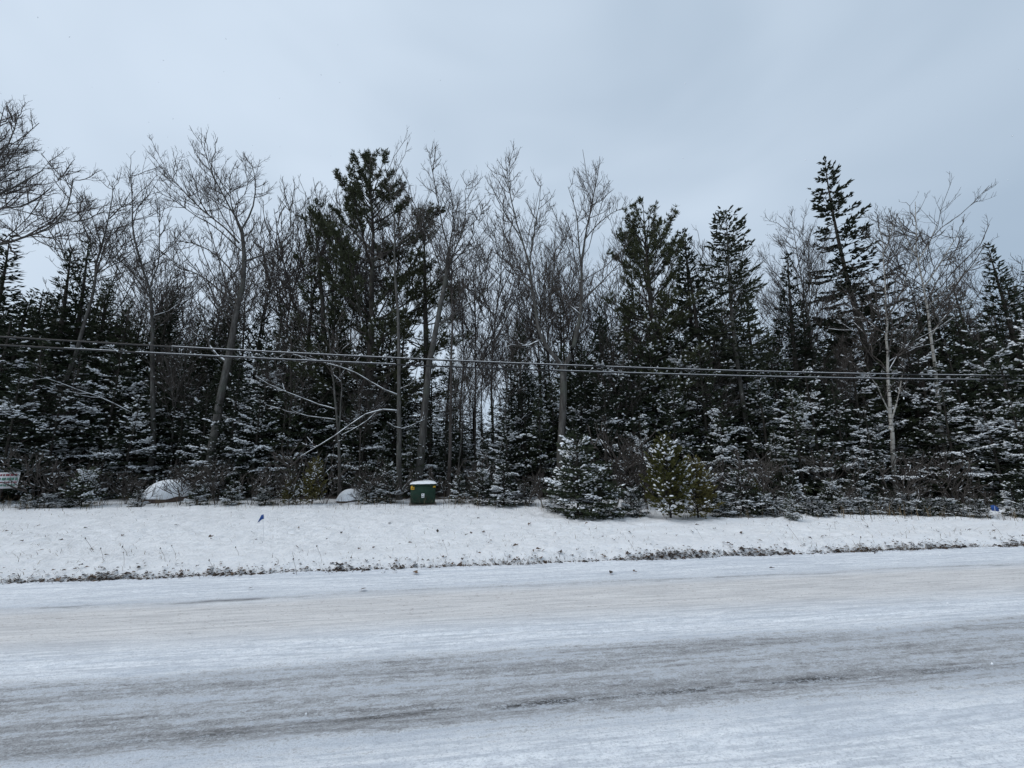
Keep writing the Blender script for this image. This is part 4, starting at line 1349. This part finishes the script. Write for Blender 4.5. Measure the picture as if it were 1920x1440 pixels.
# ------------------------------------------------------------------ green utility box
Y = ground_depth(787, 948)
x = P(787, 948, Y)[0]
W_, H_, D_ = .84, .74, .80
bx = thing('utility_box', 'dark green metal utility box capped with snow at the edge of the wood', 'utility box', (x, Y + D_ / 2, gz(x, Y)), R(12))
bx.scale = (.90, .82, .84)
b_ = Buf(); b_.box(0, 0, -.05, W_ + .08, D_ + .08, .18, .015); b_.build('pad', M['concrete'], bx, smooth=False)
b_ = Buf(); b_.box(0, 0, .06 + .35, W_, D_, .64, .012); body = b_.build('body', M['green'], bx, smooth=False)
b_ = Buf(); b_.box(0, -.01, .06 + .35 + .335, W_ + .05, D_ + .05, .05, .012); b_.build('lid', M['green'], bx, smooth=False)
b_ = Buf(); b_.box(0, -D_ / 2 - .004, .40, W_ - .10, .012, .56, .004); door = b_.build('door', M['green'], bx, smooth=False)
b_ = Buf(); b_.box(.0, -D_ / 2 - .022, .36, .10, .024, .15, .004); lab = b_.build('label_plate', M['white_plastic'], door, smooth=False)
b_ = Buf(); b_.box(-.012, -D_ / 2 - .036, .405, .028, .008, .022); b_.box(0, -D_ / 2 - .036, .34, .07, .008, .008); b_.box(0, -D_ / 2 - .036, .315, .07, .008, .008); b_.build('print', M['black'], bx, smooth=False)
b_ = Buf(); b_.box(.12, -D_ / 2 - .02, .26, .025, .03, .10, .004); b_.build('latch', M['black'], door, smooth=False)
for sx, zc, ww, hh_ in ((-.355, .655, .12, .16), (.37, .675, .085, .07)):
    b_ = Buf(); b_.box(sx, -D_ / 2 - .014, zc, ww, .008, hh_); st = b_.build('warning_sticker', M['yellow'], bx, smooth=False)
    b_ = Buf()
    for q in range(2):
        b_.box(sx + .008 * q, -D_ / 2 - .021, zc - .028 + .05 * q, ww * .5, .006, hh_ * .12)
    b_.build('print', M['black'], st, smooth=False)
for sx in (-.3, .3):
    b_ = Buf(); b_.box(sx, -D_ / 2 - .02, .70, .09, .02, .03, .004); b_.build('hinge', M['green'], bx, smooth=False)
b_ = Buf()
nx, ny = 22, 18
gx, gy = np.meshgrid(np.linspace(-1, 1, nx), np.linspace(-1, 1, ny))
hgt = .085 * np.clip(1 - np.abs(gx) ** 2.6, 0, 1) ** .6 * np.clip(1 - np.abs(gy) ** 4, 0, 1) ** .5 * (1 + .25 * gx) + .012 * vnoise(gx * 5, gy * 5, 3)
vv = np.stack([gx * (W_ / 2 + .03), gy * (D_ / 2 + .03) - .01, .765 + hgt + .008], -1).reshape(-1, 3)
ii = (np.arange(ny - 1)[:, None] * nx + np.arange(nx - 1)[None, :]).ravel()
b_.add(vv, np.concatenate([np.stack([ii, ii + 1, ii + nx + 1], 1), np.stack([ii, ii + nx + 1, ii + nx], 1)]))
b_.add(vv * [1, 1, 0] + [0, 0, .758], np.concatenate([np.stack([ii, ii + nx + 1, ii + 1], 1), np.stack([ii, ii + nx, ii + nx + 1], 1)]))
b_.build('snow_cap', M['snow'], bx)

# ------------------------------------------------------------------ marker flags
def flag(px, base, hgt, label, lean, pts, size):
    Y = ground_depth(px, base)
    x = P(px, base, Y)[0]
    t = thing('marker_flag', label, 'flag', (x, Y, gz(x, Y)))
    b_ = Buf()
    b_.tubes(np.array([[0, 0, -.06], [lean * .4, 0, hgt * .5], [lean, 0, hgt]])[None], np.array([[.004] * 3]), 5)
    b_.build('stake', M['white_plastic'], t)
    A = np.array([(lean + a * size, .02 * math.sin(a * 9), hgt + c * size) for a, c in pts])
    b_ = Buf()
    n_ = len(A)
    v = np.concatenate([A, A + [0, .004, 0]])
    f = []
    for k in range(1, n_ - 1):
        f += [(0, k, k + 1), (n_, n_ + k + 1, n_ + k)]
    for k in range(n_):
        k2 = (k + 1) % n_
        f += [(k, n_ + k2, k2), (k, n_ + k, n_ + k2)]
    b_.add(v, f)
    b_.build('flag', M['blue'], t, smooth=False)
    return t


flag(494, 1013, .46, 'drooping blue marker flag on a thin wire stake in the open snowy verge', -.07, [(-.1, 0), (-.75, -1.5), (.0, -.85), (.40, -.75), (.1, .05)], .095)
flag(1868, 972, .32, 'small blue marker flag half hidden in brush at the wood edge', .02, [(-.6, .1), (-.5, -.9), (.6, -1.0), (.55, -.3), (.15, .2)], .125)

# ------------------------------------------------------------------ sign on the left edge
p = P(4, 903, 11.6)
sg_ = thing('notice_board', 'small white notice with red and green print on a post among the firs', 'sign', (p[0], p[1], gz(p[0], p[1])), R(38))
b_ = Buf(); b_.tubes(np.array([[0, .05, -.2], [.0, .05, p[2] + .35]])[None], np.array([[.03, .028]]), 7); b_.build('post', M['bark_fir'], sg_)
zc = p[2]
b_ = Buf(); b_.box(0, 0, zc, .62, .012, .46); pn = b_.build('panel', M['white_plastic'], sg_, smooth=False)
for z_, h_, mm in ((.155, .06, 'sign_red'), (.04, .075, 'sign_green'), (-.055, .035, 'sign_red'), (-.14, .05, 'sign_green')):
    b_ = Buf()
    xx = -.27
    rr_ = np.random.default_rng(int(z_ * 1000) + 500)
    while xx < .25:
        wl_ = rr_.uniform(.03, .075)
        b_.box(xx + wl_ / 2, -.009, zc + z_, wl_, .006, h_)
        xx += wl_ + rr_.uniform(.012, .02)
    b_.build('print', M[mm], pn, smooth=False)
b_ = Buf()
for q in (-1, 1):
    b_.box(0, -.008, zc + q * .222, .62, .008, .012)
    b_.box(q * .304, -.008, zc, .012, .008, .43)
b_.build('frame', M['white_plastic'], sg_, smooth=False)

# ------------------------------------------------------------------ overhead wires with snow
VW = 10.0
POLES = (-27.0, 33.0)


def wire(name, label, zfun, zend, rad, seed, snowf):
    u_ = np.linspace(POLES[0], POLES[1], 160)
    xy = np.array([uv(a, VW) for a in u_])
    z_ = zfun(u_)
    A = np.column_stack([xy, z_])
    base = A[0].copy()
    t = thing(name, label, 'cable', base)
    b_ = Buf(); b_.tubes((A - base)[None], np.full((1, len(A)), rad), 6); b_.build('cable', M['wire'], t)
    sn = Buf()
    k = vnoise(u_ * 1.1, u_ * 0, seed)
    k2 = vnoise(u_ * .25, u_ * 0, seed + 5)
    A2 = np.array([resample(A[i:i + 2], 3) for i in range(len(A) - 1)])
    on = (k[:-1] * .35 + snowf(u_[:-1]) * .9 + (k2[:-1] - .5) * .5) > .66
    A2 = A2[on] - base + UP * rad * .8
    sn.tubes(A2, np.full((len(A2), 3), rad * .5), 5)
    tag(sn.build('snow', M['snow'], t), kind='stuff')
    return t


zl = np.poly1d(np.polyfit([-10.56, -5.08, 1.32, 8.9, 18.12], [4.06, 3.97, 3.85, 3.83, 3.99], 2))
zu = np.poly1d(np.polyfit([-10.6, -5.1, 1.32, 8.92, 18.16], [4.26, 4.14, 4.02, 3.98, 4.13], 2))
sf = lambda u: np.interp(u, [-11, -8, -7, -2, -1, 4, 5.5, 9, 11, 16, 25], [.5, .55, .8, .75, .48, .45, .75, .8, .55, .75, .65])
wire('overhead_cable', 'lower of two thin black cables strung along the wood, snow in places', zl, 0, .021, 7, sf)
wire('overhead_cable', 'upper of two thin black cables strung along the wood, snow in places', zu, 0, .020, 9, sf)
for a, lab in zip(POLES, ('wooden utility pole carrying the cables at the end beside the overhanging tree', 'wooden utility pole carrying the cables at the end beyond the birches')):
    q = uv(a, VW)
    t = thing('utility_pole', lab, 'pole', (q[0], q[1], gz(*q)))
    b_ = Buf(); b_.tubes(np.array([[0, .15, -.3], [0, .15, 4], [0, .15, 8.5]])[None], np.array([[.15, .13, .10]]), 10); b_.build('post', M['pole'], t)
    for zf in (zl, zu):
        b_ = Buf(); b_.box(0, .02, float(zf(a)), .06, .12, .08); b_.build('clamp', M['wire'], t, smooth=False)

# ------------------------------------------------------------------ leaves, weeds, grass
def leaf_mesh(buf, c, size, rz, r, curl=.35):
    pts = np.array([(0, -1, 0), (.45, -.45, .25), (.5, .1, .35), (.28, .3, .1), (.15, 1, .3), (-.2, .35, .15), (-.55, .05, .4), (-.42, -.5, .2)]) * [1, 1, curl * r.uniform(.6, 2.0)]
    ca, sa = math.cos(rz), math.sin(rz)
    tl_ = r.uniform(-.5, .5)
    q = pts * size
    q[:, 2] += q[:, 0] * tl_
    q = np.stack([q[:, 0] * ca - q[:, 1] * sa, q[:, 0] * sa + q[:, 1] * ca, q[:, 2]], -1) + c
    v = np.vstack([q, np.mean(q, 0) - UP * .004])
    buf.add(v, [(i, (i + 1) % 8, 8) for i in range(8)])


r = np.random.default_rng(77)
LL = 'single curled brown leaf lying on the snowy verge'
lp = []
for k in range(4):
    b_ = Buf()
    leaf_mesh(b_, np.zeros(3), .05, 0, r, .6)
    lp.append(b_)
lmesh = []
spots = [(40, 1018), (12, 998), (57, 999), (72, 1000), (170, 1034), (120, 1078), (198, 1047), (395, 1010), (395, 1015), (472, 1000), (480, 1011), (555, 1034), (613, 1012), (385, 955), (303, 968), (73, 985), (115, 1012), (75, 1033),
         (730, 983), (897, 971), (820, 997), (750, 1022), (768, 1022), (673, 1031), (700, 1033), (725, 1034), (907, 996), (920, 1014), (916, 1021), (967, 1028), (1010, 1040), (740, 1064), (780, 1068), (883, 999), (875, 1001), (993, 982),
         (1118, 992), (1130, 1010), (1150, 1019), (1100, 983), (1270, 1008), (1250, 1000), (1215, 1018), (1297, 998), (1340, 993), (1307, 983), (1700, 978), (1625, 993), (1470, 1006), (1543, 1008), (1550, 1006), (1865, 997), (1820, 999),
         (1760, 1004), (1425, 1022), (1520, 1018), (1900, 1012), (680, 1098), (470, 1096), (1190, 1066), (1145, 1068), (1447, 1059), (250, 960), (330, 985), (440, 985), (560, 990), (640, 1000), (1040, 1000), (1180, 1000), (1390, 1000), (1600, 1010), (230, 1005), (160, 990)]
first = {}
for k, (px, py) in enumerate(spots):
    Y = ground_depth(px, py)
    if Y < V_EDGE:
        Y = ground_depth(px, py)
    x = P(px, py, Y)[0]
    kk = k % 4
    s = r.uniform(.6, 1.15)
    if kk not in first:
        o = lp[kk].build('fallen_leaf', M['leaf'], smooth=False)
        first[kk] = o
    else:
        o = first[kk].copy()
        COL.objects.link(o)
    o.location = (x, Y, gz(x, Y) + .02 if to_uv(x, Y)[1] > 6 else .02)
    o.rotation_euler = (r.uniform(-.3, .5), r.uniform(-.4, .4), r.uniform(0, 6.28))
    o.scale = (s, s, s)
    tag(o, LL, 'leaf', 'brown leaves scattered on the verge')

# band of dead leaves and grass where the verge meets the road
b_ = Buf()
for k in range(9000):
    u_ = r.uniform(-9, 13)
    dn = float(np.interp(u_, [-9, -6, -3, 0, 3, 6, 9, 13], [1.1, 1.0, .9, .7, .8, .8, .9, 1.0]))
    cl = float(vnoise(np.array(u_ * 1.3), np.array(.5), 15))
    if r.random() > (.1 + cl * dn * 1.2) * (.60 + 1.0 * float(vnoise(np.array(u_ * .45), np.array(.9), 55))):
        continue
    v_ = V_EDGE + .07 + .05 * float(vnoise(np.array(u_ * .9), np.array(.2), 31)) + r.normal(0, .045) + (.25 * r.random() ** 3 if r.random() < .2 else 0)
    q = uv(u_, v_)
    leaf_mesh(b_, np.array([q[0], q[1], float(ground_z(u_, v_)) + r.uniform(.008, .035)]), r.uniform(.010, .034) * (1.9 if r.random() < .06 else 1), r.uniform(0, 6.28), r, .9)
tag(b_.build('leaf_litter', M['leaf'], smooth=False), 'brown leaf litter packed along the edge between verge and road', 'leaf litter', kind='stuff')


def blades(buf, base, d, L, w, bend):
    side = nrm(np.cross(d, UP) + np.array([1e-3, 2e-3, 0]))
    n_ = len(base)
    mid = base + d * (L * .55)[:, None]
    tip = base + d * L[:, None] + bend * L[:, None]
    v = np.stack([base - side * w[:, None], base + side * w[:, None], mid + side * (w * .7)[:, None], mid - side * (w * .7)[:, None], tip], 1).reshape(-1, 3)
    k = np.arange(n_)[:, None] * 5
    buf.add(v, np.concatenate([k + np.array(t) for t in ((0, 1, 2), (0, 2, 3), (3, 2, 4))]))


gb = Buf()
# edge grass
n_ = 9000
u_ = r.uniform(-10, 14, n_)
dn = np.interp(u_, [-10, -6, -3, 0, 2.5, 4, 6.5, 8, 10, 14], [.9, .95, .85, .7, .9, .8, 1., 1.2, 1.3, 1.3])
keep = r.random(n_) < np.clip((vnoise(u_ * 1.6, u_ * 0 + 2.2, 19) - .15) * 1.3 * dn, .05, 1)
u_ = u_[keep]
n_ = len(u_)
v_ = V_EDGE + .10 + np.abs(r.normal(0, .09, n_)) - .07
xy = np.stack(uv(u_, v_), -1)
z_ = ground_z(u_, v_)
d = nrm(np.stack([r.normal(.1, .5, n_), r.normal(-.35, .5, n_), np.full(n_, .55)], -1))
blades(gb, np.column_stack([xy, z_ - .01]), d, r.uniform(.04, .15, n_), r.uniform(.002, .004, n_), np.stack([r.normal(0, .15, n_), r.normal(-.1, .15, n_), -r.uniform(0, .25, n_)], -1))
# sparse blades over the verge
n_ = 9000
u_ = r.uniform(-13, 15, n_)
v_ = r.uniform(6.1, 12.5, n_)
kp = r.random(n_) < .2 + .9 * (vnoise(u_ * .8, v_ * 1.1, 29) > .55) * np.clip((9 - v_) / 2, .2, 1)
u_, v_ = u_[kp], v_[kp]
n_ = len(u_)
xy = np.stack(uv(u_, v_), -1)
d = nrm(np.stack([r.normal(.2, .6, n_), r.normal(-.1, .5, n_), r.uniform(.2, .8, n_)], -1))
blades(gb, np.column_stack([xy, ground_z(u_, v_) - .01]), d, r.uniform(.03, .13, n_), r.uniform(.0022, .0042, n_), np.stack([r.normal(0, .2, n_), r.normal(0, .2, n_), -r.uniform(0, .2, n_)], -1))
# upright dead stalks in front of the trees
n_ = 1300
px = r.uniform(-20, 1940, n_)
bpy_ = np.interp(px, [0, 310, 700, 1000, 1060, 1480, 1920], [957, 949, 951, 953, 968, 968, 974]) + r.normal(0, 4, n_) - 3
Yb_ = np.array([ground_depth(a, c) for a, c in zip(px, bpy_)])
xb = np.array([P(a, c, q)[0] for a, c, q in zip(px, bpy_, Yb_)])
uu, vv_ = to_uv(xb, Yb_)
d = nrm(np.stack([r.normal(0, .2, n_), r.normal(0, .2, n_), np.ones(n_)], -1))
wgt = .5 + .9 * (vnoise(px / 60, px * 0, 91))
blades(gb, np.column_stack([xb, Yb_, ground_z(uu, vv_) - .02]), d, r.uniform(.12, .42, n_) * wgt, r.uniform(.003, .006, n_), np.stack([r.normal(0, .12, n_), r.normal(0, .12, n_), np.zeros(n_)], -1))
tag(gb.build('dry_grass', M['grass'], smooth=False), 'dry brown grass stalks poking through the snow along the verge', 'grass', kind='stuff')

# single dead weeds with seed heads
GWd = 'dead weeds standing in the snowy verge'
LWd = 'dead weed stalk with a small dark seed head in the open snow'
wp = []
for k in range(3):
    rr_ = np.random.default_rng(200 + k)
    t = thing('dead_weed', LWd, 'weed', (0, 0, 0), 0, GWd)
    b_ = Buf(); hb = Buf()
    for q in range(int(rr_.integers(1, 4))):
        a = rr_.uniform(-1.0, -.2)
        c = rr_.uniform(-.4, .3)
        Ls = rr_.uniform(.12, .26)
        tip = np.array([a * Ls, c * Ls, Ls])
        b_.tubes(np.array([[0, 0, -.03], tip * .5 + rr_.normal(0, .008, 3), tip])[None], np.array([[.0022, .002, .0015]]), 4)
        hb.tubes(np.array([tip - UP * .008, tip + UP * .006, tip + UP * .02])[None], np.array([[.004, .009, .002]]), 6)
    b_.build('stem', M['weed'], t)
    hb.build('seed_head', M['bark_twig'], t)
    wp.append(t)
wu = [False] * 3
for px, py in [(193, 1065), (232, 1066), (310, 1058), (330, 1049), (178, 1040), (240, 1047), (622, 1068), (605, 1055), (448, 1048), (400, 1066), (740, 1060), (840, 1045), (975, 1052), (1120, 1038), (1190, 1036), (1243, 1040), (1258, 1040),
               (1365, 1036), (1500, 1020), (1610, 1022), (1680, 1022), (1555, 998), (1567, 995), (1880, 1008), (880, 1052), (560, 1070), (1320, 1020)]:
    Y = ground_depth(px, py)
    x = P(px, py, Y)[0]
    k = int(r.integers(3))
    s = r.uniform(.6, 1.1)
    if not wu[k]:
        wu[k] = True
        o = wp[k]
        o.location = (x, Y, gz(x, Y))
        o.scale = (s, s, s)
    else:
        dup(wp[k], (x, Y, gz(x, Y)), r.uniform(-.8, .8), (s, s, s))

# ------------------------------------------------------------------ a few snowflakes in the air
b_ = Buf()
r = np.random.default_rng(5)
for k in range(260):
    c = np.array([r.uniform(-9, 9), r.uniform(1.6, 9), r.uniform(.4, 8)])
    sz = r.uniform(.004, .009)
    v = np.array([(1, 0, 0), (-1, 0, 0), (0, 1, 0), (0, -1, 0), (0, 0, 1.3), (0, 0, -1.3)]) * sz * r.uniform(.5, 1.3, (6, 1)) + c
    b_.add(v, [(0, 2, 4), (2, 1, 4), (1, 3, 4), (3, 0, 4), (2, 0, 5), (1, 2, 5), (3, 1, 5), (0, 3, 5)])
tag(b_.build('falling_snow', M['snow'], smooth=False), 'loose snowflakes drifting in the air over road and verge', 'snowflakes', kind='stuff')
